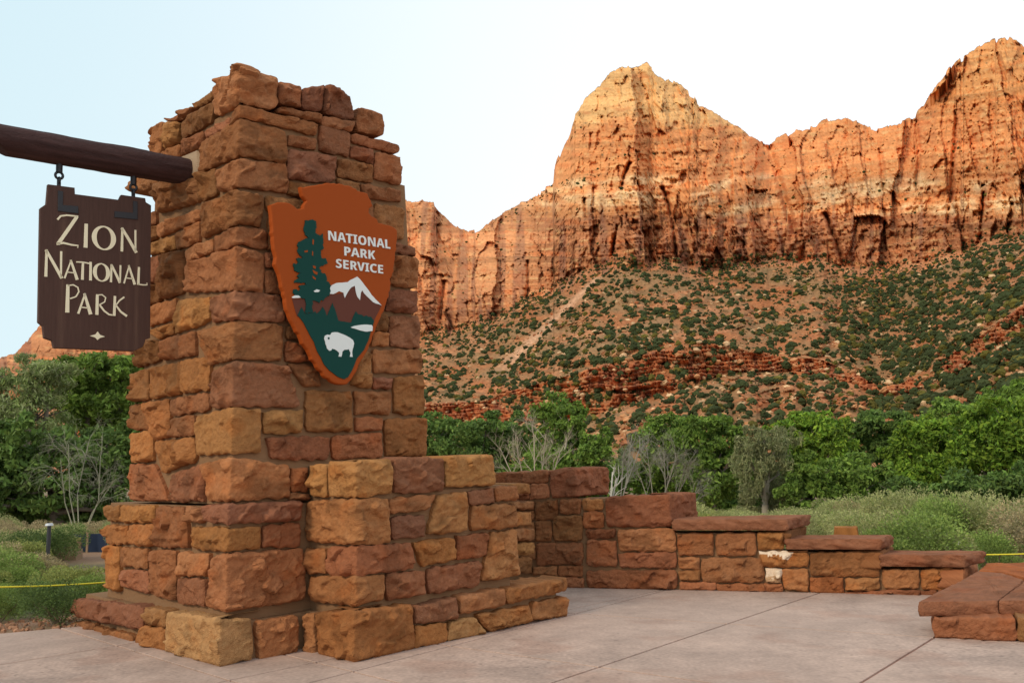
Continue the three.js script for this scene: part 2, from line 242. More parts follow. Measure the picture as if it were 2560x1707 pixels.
  layStones(pillar, Z3, [
    ['SL', [378, 492, 664, 422, 665, 740, 376, 794], 'o', { bulge: 0.07 }], ['SL', [672, 412, 960, 370, 965, 690, 676, 732], 'o', { bulge: 0.08 }], ['SL', [172, 540, 350, 492, 355, 790, 205, 820], 'd', { bulge: 0.08 }], ['SL', [580, 795, 950, 732, 960, 900, 586, 965], 'n'],
    ['SL', [272, 842, 560, 795, 565, 1165, 412, 1205], 'o'], ['SL', [168, 862, 265, 842, 385, 1092, 178, 1095], 'd'], ['SL', [590, 982, 810, 962, 810, 1150, 592, 1180], 'n'],
    ['SL+SR', [836, 972, 1200, 882, 1500, 902, 1500, 1330, 1200, 1338, 830, 1350], 'y', { bulge: 0.06 }], ['SL', [412, 1228, 810, 1182, 828, 1412, 500, 1538], 'o', { bulge: 0.07 }], ['SL', [172, 1142, 392, 1112, 396, 1412, 180, 1432], 'o'],
  ]);
  layStones(pillar, Cc, [
    ['SL+SR', [932, 155, 1130, 112, 1500, 172, 1500, 380, 1150, 402, 945, 400], 'n', { bulge: 0.1 }], ['SL', [430, 162, 590, 162, 690, 404, 430, 400], 'r'], ['SL', [705, 232, 922, 155, 920, 404, 708, 404], 'r'], ['SR', [1512, 182, 1620, 192, 1616, 342, 1512, 342], 'k'], ['SR', [1510, 355, 1625, 355, 1625, 395, 1510, 395], 'd'],
    ['TL', [265, 442, 360, 437, 360, 540, 285, 536], 'y', deep], ['TL', [370, 437, 595, 437, 590, 545, 370, 546], 'o', deep], ['TL', [605, 441, 790, 446, 815, 710, 605, 710], 'n', deep], ['TL', [802, 446, 915, 446, 910, 546, 812, 542], 'n', deep],
    ['TL+TR', [935, 433, 1130, 428, 1575, 410, 1575, 530, 1130, 552, 945, 545], 'p', { depth: 0.3, bulge: 0.08 }], ['TL', [265, 572, 410, 572, 410, 690, 278, 690], 'o'], ['TL', [425, 567, 590, 562, 590, 704, 425, 696], 'o'],
    ['TL+TR', [840, 578, 1080, 588, 1305, 578, 1305, 715, 1105, 740, 850, 720], 'o'], ['TR', [1325, 568, 1565, 552, 1575, 704, 1325, 715], 'r'],
    ['TL', [265, 702, 355, 708, 360, 1010, 272, 982], 'o'], ['TL', [370, 717, 545, 727, 545, 850, 370, 836], 'n'], ['TL', [370, 862, 545, 872, 560, 1022, 368, 972], 'r'], ['TL', [557, 732, 735, 737, 730, 1068, 572, 1025], 'n'],
    ['TL', [747, 747, 960, 757, 925, 908, 752, 898], 'n'], ['TL', [747, 917, 925, 927, 925, 1103, 747, 1080], 'r'], ['TL+TR', [975, 777, 1130, 752, 1595, 724, 1605, 1060, 1115, 1135, 945, 1108], 'n', { bulge: 0.12 }],
    ['FL', [60, 1052, 520, 1108, 512, 1262, 60, 1172], 'p', { depth: 0.42, bulge: 0.08 }], ['FL', [527, 1112, 665, 1142, 662, 1242, 532, 1222], 'y', deep], ['FL', [55, 1212, 190, 1218, 190, 1266, 60, 1246], 'n'], ['FL', [200, 1242, 445, 1302, 440, 1346, 210, 1286], 'n'], ['FL', [500, 1240, 665, 1254, 665, 1402, 462, 1342], 'o'],
    ['FL+FR', [672, 1142, 1050, 1190, 1245, 1188, 1250, 1455, 1010, 1508, 672, 1410], 'l', { depth: 0.4, bulge: 0.09, pale: 0.2 }], ['FR', [1285, 1202, 1560, 1168, 1555, 1420, 1300, 1468], 'n', { depth: 0.35, bulge: 0.08 }], ['XL', [1592, 1162, 1652, 1152, 1660, 1432, 1592, 1415], 'n', deep],
  ]);
  layStones(pillar, Dc, [
    ['XL+XR', [78, 1146, 330, 1135, 722, 1098, 740, 1385, 340, 1472, 90, 1430], 'o', { depth: 0.36, bulge: 0.12 }], ['XR', [740, 1108, 1020, 1048, 1025, 1185, 746, 1224], 'p', deep], ['XR', [1036, 1042, 1335, 988, 1340, 1096, 1052, 1154], 'n', deep], ['XR', [1350, 988, 1748, 912, 1750, 1000, 1356, 1088], 'o', deep],
    ['XR', [746, 1242, 950, 1217, 955, 1335, 746, 1380], 'o'], ['XR', [970, 1207, 1130, 1182, 1218, 1280, 966, 1335], 'l'], ['XR', [1150, 1162, 1505, 1098, 1515, 1205, 1232, 1274], 'o'], ['XR', [1526, 1082, 1755, 1043, 1755, 1166, 1526, 1200], 'n'],
    ['WL+WR', [8, 408, 290, 398, 565, 392, 575, 680, 320, 698, 8, 668], 'n', { bulge: 0.08 }], ['WR', [576, 387, 885, 362, 815, 468, 576, 484], 'n'], ['WR', [586, 512, 805, 497, 805, 640, 592, 660], 'p'], ['WR', [895, 366, 1085, 348, 1090, 600, 822, 628], 'y'], ['WR', [1096, 347, 1260, 322, 1265, 420, 1115, 428], 'p', deep], ['WR', [1276, 317, 1415, 307, 1415, 400, 1282, 404], 'n', { depth: 0.55 }], ['WR', [1122, 437, 1415, 422, 1420, 580, 1116, 598], 'n', deep],
    ['WL', [12, 722, 130, 727, 130, 885, 16, 885], 'n'], ['WL+WR', [150, 718, 340, 707, 715, 684, 735, 850, 350, 903, 150, 895], 'r', { bulge: 0.07 }], ['WR', [732, 684, 1005, 648, 1005, 795, 790, 838], 'o'], ['WR', [1022, 642, 1225, 617, 1215, 770, 1026, 794], 'r'], ['WR', [1250, 612, 1415, 597, 1430, 900, 1190, 938], 'y', { bulge: 0.07, depth: 0.4 }],
    ['WL+WR', [32, 912, 330, 907, 535, 898, 535, 1060, 325, 1103, 36, 1070], 'n'], ['WR', [552, 892, 805, 868, 800, 1030, 556, 1063], 'r'], ['WR', [826, 852, 1168, 804, 1170, 965, 832, 1023], 'r'],
    ['WL', [34, 172, 140, 162, 140, 372, 36, 372], 'y'], ['WL+WR', [155, 152, 330, 142, 585, 132, 585, 355, 330, 376, 160, 380], 'y', deep], ['WR', [596, 127, 930, 117, 930, 335, 606, 350], 'p', deep], ['WR', [946, 112, 1255, 102, 1265, 300, 946, 310], 'y', { depth: 0.5 }],
    ['WB', [1380, 290, 1500, 290, 1505, 350, 1380, 356], 'y', deep], ['WB', [1380, 412, 1525, 412, 1525, 455, 1380, 455], 'd', deep], ['WB', [1380, 480, 1512, 480, 1512, 566, 1380, 570], 'y', deep], ['WB', [1380, 590, 1530, 590, 1530, 662, 1380, 666], 'd', deep], ['WB', [1380, 686, 1535, 686, 1530, 760, 1380, 764], 'y', deep], ['WB', [1380, 782, 1515, 782, 1515, 880, 1380, 880], 'd', deep],
  ]);
  // pale mortar patch round the beam's socket
  const mp = [[640, 1112], [805, 1042], [812, 1290], [640, 1310]].map((p) => onPlane(Z1(...p), FP.SL.P, FP.SL.n).addScaledVector(FP.SL.n, -0.004));
  const g = geoFrom(mp.flatMap((p) => [p.x, p.y, p.z]).concat(mp.flatMap((p) => { const q = p.clone().addScaledVector(FP.SL.n, -0.1); return [q.x, q.y, q.z]; })), [0, 3, 1, 1, 3, 2, 0, 1, 4, 1, 5, 4, 1, 2, 5, 2, 6, 5, 2, 3, 6, 3, 7, 6, 3, 0, 7, 0, 4, 7], null, [0, 0, 0.4, 0, 0.4, 0.4, 0, 0.4, 0, 0, 0.4, 0, 0.4, 0.4, 0, 0.4]);
  part(pillar, 'mortar_patch', g, new THREE.MeshStandardMaterial({ color: C(0.36, 0.25, 0.16), roughness: 1, bumpMap: sandBump, bumpScale: 0.01 }));
}

// ------------------------------------------------------------------ stepped wall and seat wall
const wallA = onGround(1306, 1467), wallB = onGround(2320, 1487), wallDir = wallB.clone().sub(wallA).normalize();
{ const n = wallDir.clone().cross(Yv).normalize(); if (n.z < 0) n.negate(); FP.SW = { P: wallA, along: wallDir, e: Yv, n }; }
const wallAt = (px, py) => onPlane([px, py], FP.SW.P, FP.SW.n);
const stepWall = thing('stepped_wall', 'low red sandstone wall stepping down in five levels behind the pillar', 'wall', V3(wallA.x, 0, wallA.z));
// the right end of each step is cut back at an angle: an end plane per step, meeting the front in a vertical line
function endPlane(name, px, py) { const P = wallAt(px, py); P.y = 0; const al = V3(0.55, 0, -0.83).normalize(), n = al.clone().cross(Yv).normalize(); if (n.dot(ORI.clone().sub(P)) < 0) n.negate(); FP[name] = { P, along: al, e: Yv, n };
  FP['f_' + name] = { P, along: wallDir, e: Yv, n: FP.SW.n }; }
{
  endPlane('E1', ...Ec(705, 400)); endPlane('E2', ...Ec(1395, 500)); endPlane('E3', ...Fc(330, 330)); endPlane('E4', ...Fc(1060, 480)); endPlane('E5', ...Fc(1705, 620));
  layStones(stepWall, Ec, [
    ['SW', [112, 246, 500, 224, 500, 312, 112, 328], 'r', { depth: 0.4 }], ['f_E1+E1', [512, 222, 705, 210, 942, 198, 952, 392, 712, 415, 524, 425], 'r', { depth: 0.3 }], ['SW', [372, 328, 500, 320, 505, 424, 368, 438], 'r'], ['SW', [112, 345, 360, 335, 355, 440, 112, 446], 'r'],
    ['SW', [250, 462, 395, 456, 395, 512, 250, 512], 'n'], ['SW', [405, 452, 570, 442, 570, 580, 405, 590], 'd'], ['SW', [584, 442, 740, 432, 740, 536, 584, 544], 'n'], ['SW', [230, 525, 395, 522, 393, 590, 230, 590], 'd'], ['SW', [250, 602, 395, 600, 400, 742, 250, 744], 'd'], ['SW', [404, 602, 525, 597, 526, 740, 408, 742], 'd'], ['SW', [540, 562, 745, 552, 750, 740, 540, 744], 'd'],
    ['SW', [412, 757, 755, 757, 755, 914, 420, 920], 'r'], ['SW', [250, 757, 400, 757, 405, 880, 250, 880], 'd'], ['SW', [280, 892, 378, 890, 378, 980, 280, 975], 'd'], ['SW', [390, 932, 565, 930, 565, 1000, 390, 986], 'n'], ['SW', [577, 930, 755, 926, 750, 1004, 577, 1000], 'n'], ['SW', [560, 1016, 760, 1012, 765, 1086, 560, 1078], 'r'],
    ['SW', [755, 434, 900, 432, 900, 515, 757, 516], 'o'], ['SW', [760, 530, 904, 527, 905, 640, 764, 645], 'k'], ['f_E2+E2', [920, 418, 1395, 402, 1588, 386, 1600, 568, 1410, 632, 926, 638], 'r', { depth: 0.3 }], ['SW', [780, 657, 995, 651, 990, 720, 784, 724], 'r'], ['SW', [780, 737, 1000, 737, 1005, 930, 786, 925], 'r'], ['SW', [1010, 657, 1430, 651, 1440, 815, 1020, 815], 'n'], ['SW', [1016, 830, 1440, 826, 1445, 944, 1026, 935], 'r'], ['SW', [780, 960, 1445, 956, 1450, 1098, 790, 1088], 'r', { bulge: 0.03 }],
    ['SW', [1446, 690, 1715, 687, 1715, 846, 1464, 850], 'n'], ['SW', [1734, 687, 2030, 682, 2030, 850, 1740, 850], 'n'], ['SW', [2044, 682, 2232, 677, 2232, 800, 2050, 800], 'o'], ['SW', [1460, 862, 1615, 866, 1615, 950, 1464, 946], 'n'], ['SW', [1464, 964, 1615, 962, 1620, 1035, 1466, 1030], 'n'], ['SW', [1630, 870, 2085, 866, 2090, 1045, 1630, 1045], 'n'], ['SW', [1464, 1048, 1736, 1052, 1736, 1104, 1470, 1100], 'r'], ['SW', [1748, 1060, 2095, 1060, 2110, 1114, 1750, 1110], 'r'],
  ]);
  const whitePatchA = (x, v, n) => (v < 0.2 + 0.34 * Math.max(0, n) - 0.5 * Math.max(0, x - 0.3) + 0.45 * Math.exp(-(((x - 0.56) / 0.1) ** 2)) && x < 0.72 ? 1 : 0), whitePatchB = (x, v, n) => (v < 0.62 + 0.4 * n ? 0.85 : 0.2);  // masks that turn the upper part of two stone faces whitish
  layStones(stepWall, Fc, [
    ['SW', [112, 552, 500, 556, 500, 670, 150, 670], 'o', { whitePatch: whitePatchA }], ['SW', [172, 687, 290, 692, 286, 790, 180, 790], 'l', { whitePatch: whitePatchB }], ['SW', [298, 692, 500, 690, 505, 872, 310, 836], 'n'], ['SW', [150, 806, 300, 806, 300, 866, 150, 862], 'r'],
    ['SW', [340, 548, 500, 545, 500, 550, 340, 552], 'd'], ['SW', [512, 562, 1045, 552, 1055, 745, 516, 742], 'n'], ['SW', [516, 757, 770, 757, 770, 876, 520, 872], 'k'], ['SW', [785, 762, 1055, 762, 1055, 850, 790, 855], 'y'], ['SW', [785, 866, 1150, 862, 1150, 892, 785, 885], 'r'],
    ['SW', [1078, 692, 1355, 692, 1355, 836, 1090, 840], 'n'], ['SW', [1375, 692, 1692, 688, 1704, 830, 1380, 850], 'o'], ['SW', [1070, 852, 1500, 856, 1500, 902, 1070, 888], 'r'], ['SW', [1510, 846, 1704, 842, 1704, 905, 1510, 902], 'r'],
    ['E3', [330, 395, 470, 350, 470, 430, 330, 470], 'd', { cell: 0.03 }], ['E4', [1062, 550, 1160, 515, 1160, 570, 1062, 690], 'd', { cell: 0.03 }], ['E5', [1705, 690, 1810, 650, 1810, 800, 1712, 850], 'r', { cell: 0.03 }],
  ]);
  // mortar body, one box per step
  const steps = [[1200, Ec(700, 0)[0], Ec(600, 215)], [Ec(690, 0)[0], Ec(1390, 0)[0], Ec(1200, 410)], [Ec(1380, 0)[0], Fc(325, 0)[0], Ec(1800, 670)], [Fc(315, 0)[0], Fc(1055, 0)[0], Fc(700, 545)], [Fc(1045, 0)[0], Fc(1700, 0)[0], Fc(1400, 680)]];
  const cores = steps.map(([xa, xb, tp]) => { const a = wallAt(xa, 1470), b = wallAt(xb, 1480), hh = wallAt(...tp).y - 0.025, L = b.clone().sub(a).setY(0).length(); const g = new THREE.BoxGeometry(L, hh + 0.2, 0.36); g.rotateY(Math.atan2(-wallDir.z, wallDir.x)); const m = a.clone().add(b).multiplyScalar(0.5); g.translate(m.x - FP.SW.n.x * 0.225, hh / 2 - 0.1, m.z - FP.SW.n.z * 0.225); return g; });
  part(stepWall, 'mortar_core', mergeGeometries(cores), matMortar);
}
// flat cap slabs: a plan outline with thickness, rough split edges
function slabGeo(plan, y0, y1, tone, rough = 0.021) {
  const T = TONE[tone], sd = rr(0, 99), pos = [], col = [], uv = [], idx = []; const pts = [];
  const cx = plan.reduce((a, p) => a + p.x, 0) / plan.length, cz = plan.reduce((a, p) => a + p.z, 0) / plan.length;
  for (let i = 0; i < plan.length; i++) { const a = plan[i], b = plan[(i + 1) % plan.length], n = Math.max(2, Math.round(a.distanceTo(b) / 0.03)); for (let k = 0; k < n; k++) pts.push(a.clone().lerp(b, k / n)); }
  const cN = pts.length, R = 7;
  const cAt = (x, y, z) => { const g = (1 + fbm(x * 9, y * 60 + sd, z * 9, 3) * 0.5 + fbm(x * 40, y * 40, z * 40, 2) * 0.3) * lerp(1, 0.78, sm(0.1, 0.3, fbm(x * 2.2 - sd, 2, z * 2.2, 4))), ir = sm(0.05, 0.4, fbm(x * 2.5 + sd, y * 4, z * 2.5, 3)); return T.map((t, k) => t * g * lerp(1, [1.02, 0.88, 0.8][k], ir)); };
  for (let r = 0; r <= R; r++) for (let i = 0; i < cN; i++) {
    const p = pts[i], t = r / R, dx = p.x - cx, dz = p.z - cz, l = Math.hypot(dx, dz), nb = fbm(p.x * 7 + sd, t * 2.2, p.z * 7, 4) * rough * 3.2 + 0.012 * Math.sin(Math.PI * t) - (r === 0 || r === R ? 0.008 : 0);
    const x = p.x + dx / l * nb, z = p.z + dz / l * nb, y = lerp(y0, y1, t) + (r === R ? fbm(p.x * 5, sd, p.z * 5, 2) * 0.008 : 0); pos.push(x, y, z); col.push(...cAt(x, y, z)); uv.push(i * 0.033, t * 0.15 + sd);
  }
  for (let r = 0; r < R; r++) for (let i = 0; i < cN; i++) { const a = r * cN + i, b = r * cN + (i + 1) % cN; idx.push(a, a + cN, b, b, a + cN, b + cN); }
  for (const [row, sg] of [[R, 1], [0, -1]]) { // top and bottom: rings shrinking to the centre
    let prev = null; const M = row === R ? 12 : 1;
    for (let m = 0; m <= M; m++) { const cur = pos.length / 3, f = 1 - m / M * 0.999; for (let i = 0; i < cN; i++) { const o = (row * cN + i) * 3, x = cx + (pos[o] - cx) * f, z = cz + (pos[o + 2] - cz) * f, y = pos[o + 1] + (row === R ? (fbm(x * 4 + sd, 1, z * 4, 4) * 0.02 + 0.012 * facet(x * 5, z * 5, 3)[0]) * Math.min(1, m / 2) : 0); pos.push(x, y, z); col.push(...cAt(x, y, z)); uv.push(x * 1.1, z * 1.1); }
      if (prev !== null) for (let i = 0; i < cN; i++) { const a = prev + i, b = prev + (i + 1) % cN, c = cur + i, d = cur + (i + 1) % cN; if (sg > 0) idx.push(a, c, b, b, c, d); else idx.push(a, b, c, b, d, c); } prev = cur; }
  }
  return geoFrom(pos, idx, col, uv);
}
{
  // cap plans: front edge lies a little proud of the wall, ends cut back at the angle of the step
  const cap = (fl, fr, end, thickPx, depth, tone) => {
    const f = { P: FP.SW.P.clone().addScaledVector(FP.SW.n, 0.07), n: FP.SW.n }; const a = onPlane(fl, f.P, f.n), b = onPlane(fr, f.P, f.n), bot = onPlane([fl[0], fl[1] + thickPx], f.P, f.n);
    const y1 = (a.y + b.y) / 2, y0 = y1 - (a.y - bot.y); const e = onPlane(end, V3(0, y1, 0), Yv); const L = e.clone().sub(b).setY(0); if (L.length() > 0.9) L.setLength(0.62);
    const pl = [a, b, b.clone().add(L)].map((p) => V3(p.x, 0, p.z)); const back = -depth; const bk = pl[0].clone().addScaledVector(FP.SW.n, back);
    const endBack = pl[2].clone().addScaledVector(FP.SW.n, back - pl[2].clone().sub(pl[0]).dot(FP.SW.n)); if (pl[2].clone().sub(pl[0]).dot(FP.SW.n) > back) pl.push(endBack); pl.push(bk);
    part(stepWall, 'cap_stone', slabGeo(pl, y0, y1, tone), matStone); };
  cap(Ec(1420, 590), Ec(2250, 575), Fc(508, 266), 27, 0.5, 'p'); cap(Fc(325, 462), Fc(1052, 448), Fc(1206, 404), 26, 0.5, 'p'); cap(Fc(1055, 584), Fc(1702, 576), Fc(1864, 546), 29, 0.5, 'p');
}
// seat wall at the right: base blocks and broad top slabs
const seatWall = thing('seat_wall', 'low seat wall with broad flat red sandstone slabs on top', 'wall', V3(3.8, 0, -8.2));
{
  const b0 = onGround(...Fc(1462, 1216)), b1 = onGround(...Fc(2112, 1250)), bd = b1.clone().sub(b0).normalize(), n = bd.clone().cross(Yv); if (n.z < 0) n.negate(); FP.BF = { P: b0, along: bd, e: Yv, n };
  const hb = onPlane(Fc(1470, 1062), b0, n).y, top = hb + 0.125;
  layStones(seatWall, Fc, [['BF', [1468, 1066, 2112, 1070, 2112, 1252, 1472, 1218], 'r', { depth: 0.4 }], ['BF', [2128, 1070, 2800, 1080, 2800, 1300, 2128, 1254], 'y', { depth: 0.4 }]]);
  const q = (x, y) => { const p = onGround(...Fc(x, y), top); return V3(p.x, 0, p.z); };
  const slabs = [[[1352, 944], [1962, 934], [2140, 800], [2165, 770], [1990, 715], [1815, 704]], [[1975, 934], [2800, 925], [2800, 720], [2300, 700], [2180, 765], [2150, 802]], [[1822, 697], [1992, 708], [2180, 756], [2300, 690], [2800, 690], [2800, 632], [1882, 641]]];
  slabs.forEach((s, i) => part(seatWall, 'cap_stone', slabGeo(s.map((p) => q(...p)), hb + 0.004, top, ['p', 'p', 'k'][i], 0.012), matStone));
  // body of the seat wall under the slabs
  const body = [[1480, 930], [2700, 925], [2700, 680], [1930, 665]].map((p) => q(...p)); const sh = new THREE.Shape(body.map((p) => new THREE.Vector2(p.x, -p.z))); const g = new THREE.ExtrudeGeometry(sh, { depth: hb + 0.1, bevelEnabled: false }); g.rotateX(-Math.PI / 2); g.translate(0, -0.1, 0);
  for (let i = 0; i < 1; i++) part(seatWall, 'mortar_core', g, matMortar);
}
// ------------------------------------------------------------------ plaza paving and open ground
const edgeL = onGround(0, 1583), edgeR = onGround(185, 1566), edgeDir = edgeR.clone().sub(edgeL).normalize();
const plaza = [edgeL.clone().addScaledVector(edgeDir, -9), edgeR.clone().addScaledVector(edgeDir, 0.6), V3(-2.2, 0, -11.9), V3(-0.6, 0, -11.9), wallA.clone().addScaledVector(wallDir, -0.2).addScaledVector(FP.SW.n, -0.15), wallA.clone().addScaledVector(wallDir, 4.7).addScaledVector(FP.SW.n, -0.15), V3(5.6, 0, -9.6), V3(9.5, 0, -8.6), V3(9.5, 0, 4), V3(-12, 0, 4)].map((p) => new THREE.Vector2(p.x, p.z));
const outside = (x, z) => { // distance outside the paved outline, 0 inside
  let inP = false, best = 1e9; for (let i = 0, j = plaza.length - 1; i < plaza.length; j = i++) { const a = plaza[i], b = plaza[j]; if ((a.y > z) !== (b.y > z) && x < (b.x - a.x) * (z - a.y) / (b.y - a.y) + a.x) inP = !inP; const dx = b.x - a.x, dz = b.y - a.y, t = Math.max(0, Math.min(1, ((x - a.x) * dx + (z - a.y) * dz) / (dx * dx + dz * dz))); best = Math.min(best, Math.hypot(x - a.x - t * dx, z - a.y - t * dz)); }
  return inP ? -best : best; };
const groundY = (x, z) => { const e = outside(x, z); if (e < 0) return e < -0.5 ? -0.14 : lerp(-0.03, -0.14, -e / 0.5); const drop = lerp(0.25, 2.3, sm(-12, 6, x)) ; return -0.03 - 0.28 * sm(0.2, 3.5, e) - drop * sm(2, 46, e) - 4 * sm(90, 420, e) + fbm(x * 0.25, 3, z * 0.25, 3) * 0.12 * sm(0.1, 2, e); };
{
  const radii = [0]; for (let r = 1; r < 22; r += 0.4) radii.push(r); for (let r = 22; r < 7000; r *= 1.11) radii.push(r);
  const M = 160, pos = [], col = [], uv = [], idx = [];
  radii.forEach((r) => { for (let i = 0; i < M; i++) { const a = i / M * Math.PI * 2, x = Math.sin(a) * r, z = -6 - Math.cos(a) * r, y = groundY(x, z); pos.push(x, y, z); const n = fbm(x * 0.8, 1, z * 0.8, 4), gsp = sm(-0.1, 0.3, fbm(x * 0.3, 9, z * 0.3, 3)); col.push(lerp(0.27, 0.15, gsp) * (1 + n * 0.5), lerp(0.15, 0.14, gsp) * (1 + n * 0.5), lerp(0.09, 0.06, gsp) * (1 + n * 0.5)); uv.push(x * 0.7, z * 0.7); } });
  for (let k = 0; k < radii.length - 1; k++) for (let i = 0; i < M; i++) { const a = k * M + i, b = k * M + (i + 1) % M; idx.push(a, b, a + M, b, b + M, a + M); }
  struct('ground', geoFrom(pos, idx, col, uv), new THREE.MeshStandardMaterial({ vertexColors: true, roughness: 1, bumpMap: sandBump, bumpScale: 0.03 }), 'reddish sandy soil with sparse dry grass around the plaza');
}
const paveMap = noiseTexture(1024, (x, y) => {
  const a = TP(x, y, 3, 5), b = TP(x, y, 9, 6), c = TP(x, y, 30, 7), d = TP(x, y, 120, 8), st = sm(0.05, 0.55, TP(x, y, 5, 11) + 0.5 * TP(x, y, 17, 12)), sp = sm(0.42, 0.6, TP(x, y, 70, 13));
  const v = 1 + 0.08 * a + 0.09 * b + 0.07 * c + 0.1 * d + 0.05 * (rnd() - 0.5); const s = [0.675, 0.575, 0.518];
  return s.map((q, k) => q * v * lerp(1, [0.96, 0.93, 0.915][k], st) * lerp(1, 0.88, sp)); }, true);
const matPave = new THREE.MeshStandardMaterial({ map: paveMap, roughness: 0.88, bumpMap: sandBump, bumpScale: 0.004 });
{
  const paving = new THREE.Group(); paving.name = 'plaza_paving'; paving.userData.kind = 'structure'; paving.userData.label = 'pinkish grey concrete plaza paving cut into large slabs'; scene.add(paving);
  // contraction joints seen in the photograph, as lines on the ground: split the outline along each
  const J = [[[1121, 1614], [1560, 1676]], [[1422, 1538], [1669, 1474]], [[1475, 1536], [2332, 1593]], [[2031, 1488], [1470, 1676]], [[2329, 1598], [2151, 1707]]].map(([a, b]) => { const p = onGround(...a), q = onGround(...b); return [p.x, p.z, q.x - p.x, q.z - p.z]; });
  const dU = [Uv.x, Uv.z], dV = [Vv.x, Vv.z]; J.push([-2.7, -6.5, ...dU], [-4.9, -7.2, ...dU], [1.4, -4.6, ...dV], [-5.2, -9.9, dV[0], dV[1]], [6.6, -5.2, ...dU]);
  let polys = [plaza.map((p) => [p.x, p.y])];
  for (const [x0, z0, dx, dz] of J) { const next = []; for (const P of polys) { const side = (p) => (p[0] - x0) * dz - (p[1] - z0) * dx, a = [], b = []; for (let i = 0; i < P.length; i++) { const p = P[i], q = P[(i + 1) % P.length], s = side(p), t = side(q); (s >= 0 ? a : b).push(p); if ((s >= 0) !== (t >= 0)) { const k = s / (s - t), m = [p[0] + (q[0] - p[0]) * k, p[1] + (q[1] - p[1]) * k]; a.push(m); b.push(m); } } for (const r of [a, b]) if (r.length > 2) next.push(r); } polys = next; }
  const area = (P) => P.reduce((s, p, i) => { const q = P[(i + 1) % P.length]; return s + p[0] * q[1] - q[0] * p[1]; }, 0) / 2;
  for (let P of polys) {
    if (area(P) < 0) P = P.slice().reverse(); if (area(P) < 0.05) continue;
    const n = P.length, ins = 0.011, Q = []; // shrink by the half width of a joint
    for (let i = 0; i < n; i++) { const a = P[(i + n - 1) % n], b = P[i], c = P[(i + 1) % n]; const nrm = (p, q) => { const l = Math.hypot(q[0] - p[0], q[1] - p[1]) || 1e-6; return [-(q[1] - p[1]) / l, (q[0] - p[0]) / l]; }; const m = nrm(a, b), k = nrm(b, c), sx = m[0] + k[0], sz = m[1] + k[1], den = 1 + m[0] * k[0] + m[1] * k[1]; if (den < 0.15) { Q.push(b); continue; } Q.push([b[0] + sx / den * ins, b[1] + sz / den * ins]); }
    const g = new THREE.ExtrudeGeometry(new THREE.Shape(Q.map((p) => new THREE.Vector2(p[0], -p[1]))), { depth: 0.095, bevelEnabled: true, bevelThickness: 0.005, bevelSize: 0.005, bevelOffset: -0.005, bevelSegments: 2 });
    g.rotateX(-Math.PI / 2); g.translate(0, -0.1, 0); const pa = g.attributes.position, uv = g.attributes.uv; for (let i = 0; i < pa.count; i++) uv.setXY(i, pa.getX(i) * 0.27, pa.getZ(i) * 0.27);
    part(paving, 'paving_slab', g, matPave);
  }
  const jb = new THREE.ShapeGeometry(new THREE.Shape(plaza.map((p) => new THREE.Vector2(p.x, -p.y)))); jb.rotateX(-Math.PI / 2); jb.translate(0, -0.012, 0); part(paving, 'joint_filler', jb, new THREE.MeshStandardMaterial({ color: C(0.26, 0.12, 0.085), roughness: 1 }));
}
// ------------------------------------------------------------------ signs
const font = await new FontLoader().loadAsync('fonts/droid/droid_sans_bold.typeface.json');
// flat work on a wall plane: pixel outlines become real outlines in the plane's own metres
function frame(P, along, up, n) { const m = new THREE.Matrix4().makeBasis(along, up, n); m.setPosition(P); return { P, n, m, to2: (p) => { const q = onPlane(p, P, n).sub(P); return new THREE.Vector2(q.dot(along), q.dot(up)); } }; }
function plate(fr, pts, z0, z1, bevel = 0) { const s = new THREE.Shape(pts); const g = new THREE.ExtrudeGeometry(s, { depth: z1 - z0 - bevel * 2, bevelEnabled: bevel > 0, bevelThickness: bevel, bevelSize: bevel, bevelOffset: -bevel, bevelSegments: 3 }); g.translate(0, 0, z0 + bevel); g.applyMatrix4(fr.m); return g; }
const ragged = (pts, amp, step) => { const out = []; pts.forEach((a, i) => { const b = pts[(i + 1) % pts.length], n = Math.max(1, Math.round(a.distanceTo(b) / step)); for (let k = 0; k < n; k++) { const p = a.clone().lerp(b, k / n); p.x += amp * N(p.x * 40, p.y * 40, 1) * 2; p.y += amp * N(p.x * 40, p.y * 40, 7) * 2; out.push(p); } }); return out; };
const pairs = (a) => { const o = []; for (let i = 0; i < a.length; i += 2) o.push([a[i], a[i + 1]]); return o; };
const paintTex = noiseTexture(512, (x, y) => 0.5 + 0.25 * TP(x, y, 20, 31) + 0.2 * TP(x, y, 70, 32) + 0.1 * (rnd() - 0.5));
const paint = (r, g, b, rough = 0.55) => new THREE.MeshPhysicalMaterial({ color: C(r, g, b), roughness: Math.max(0.75, rough), specularIntensity: 0.3, bumpMap: paintTex, bumpScale: 0.0012 });
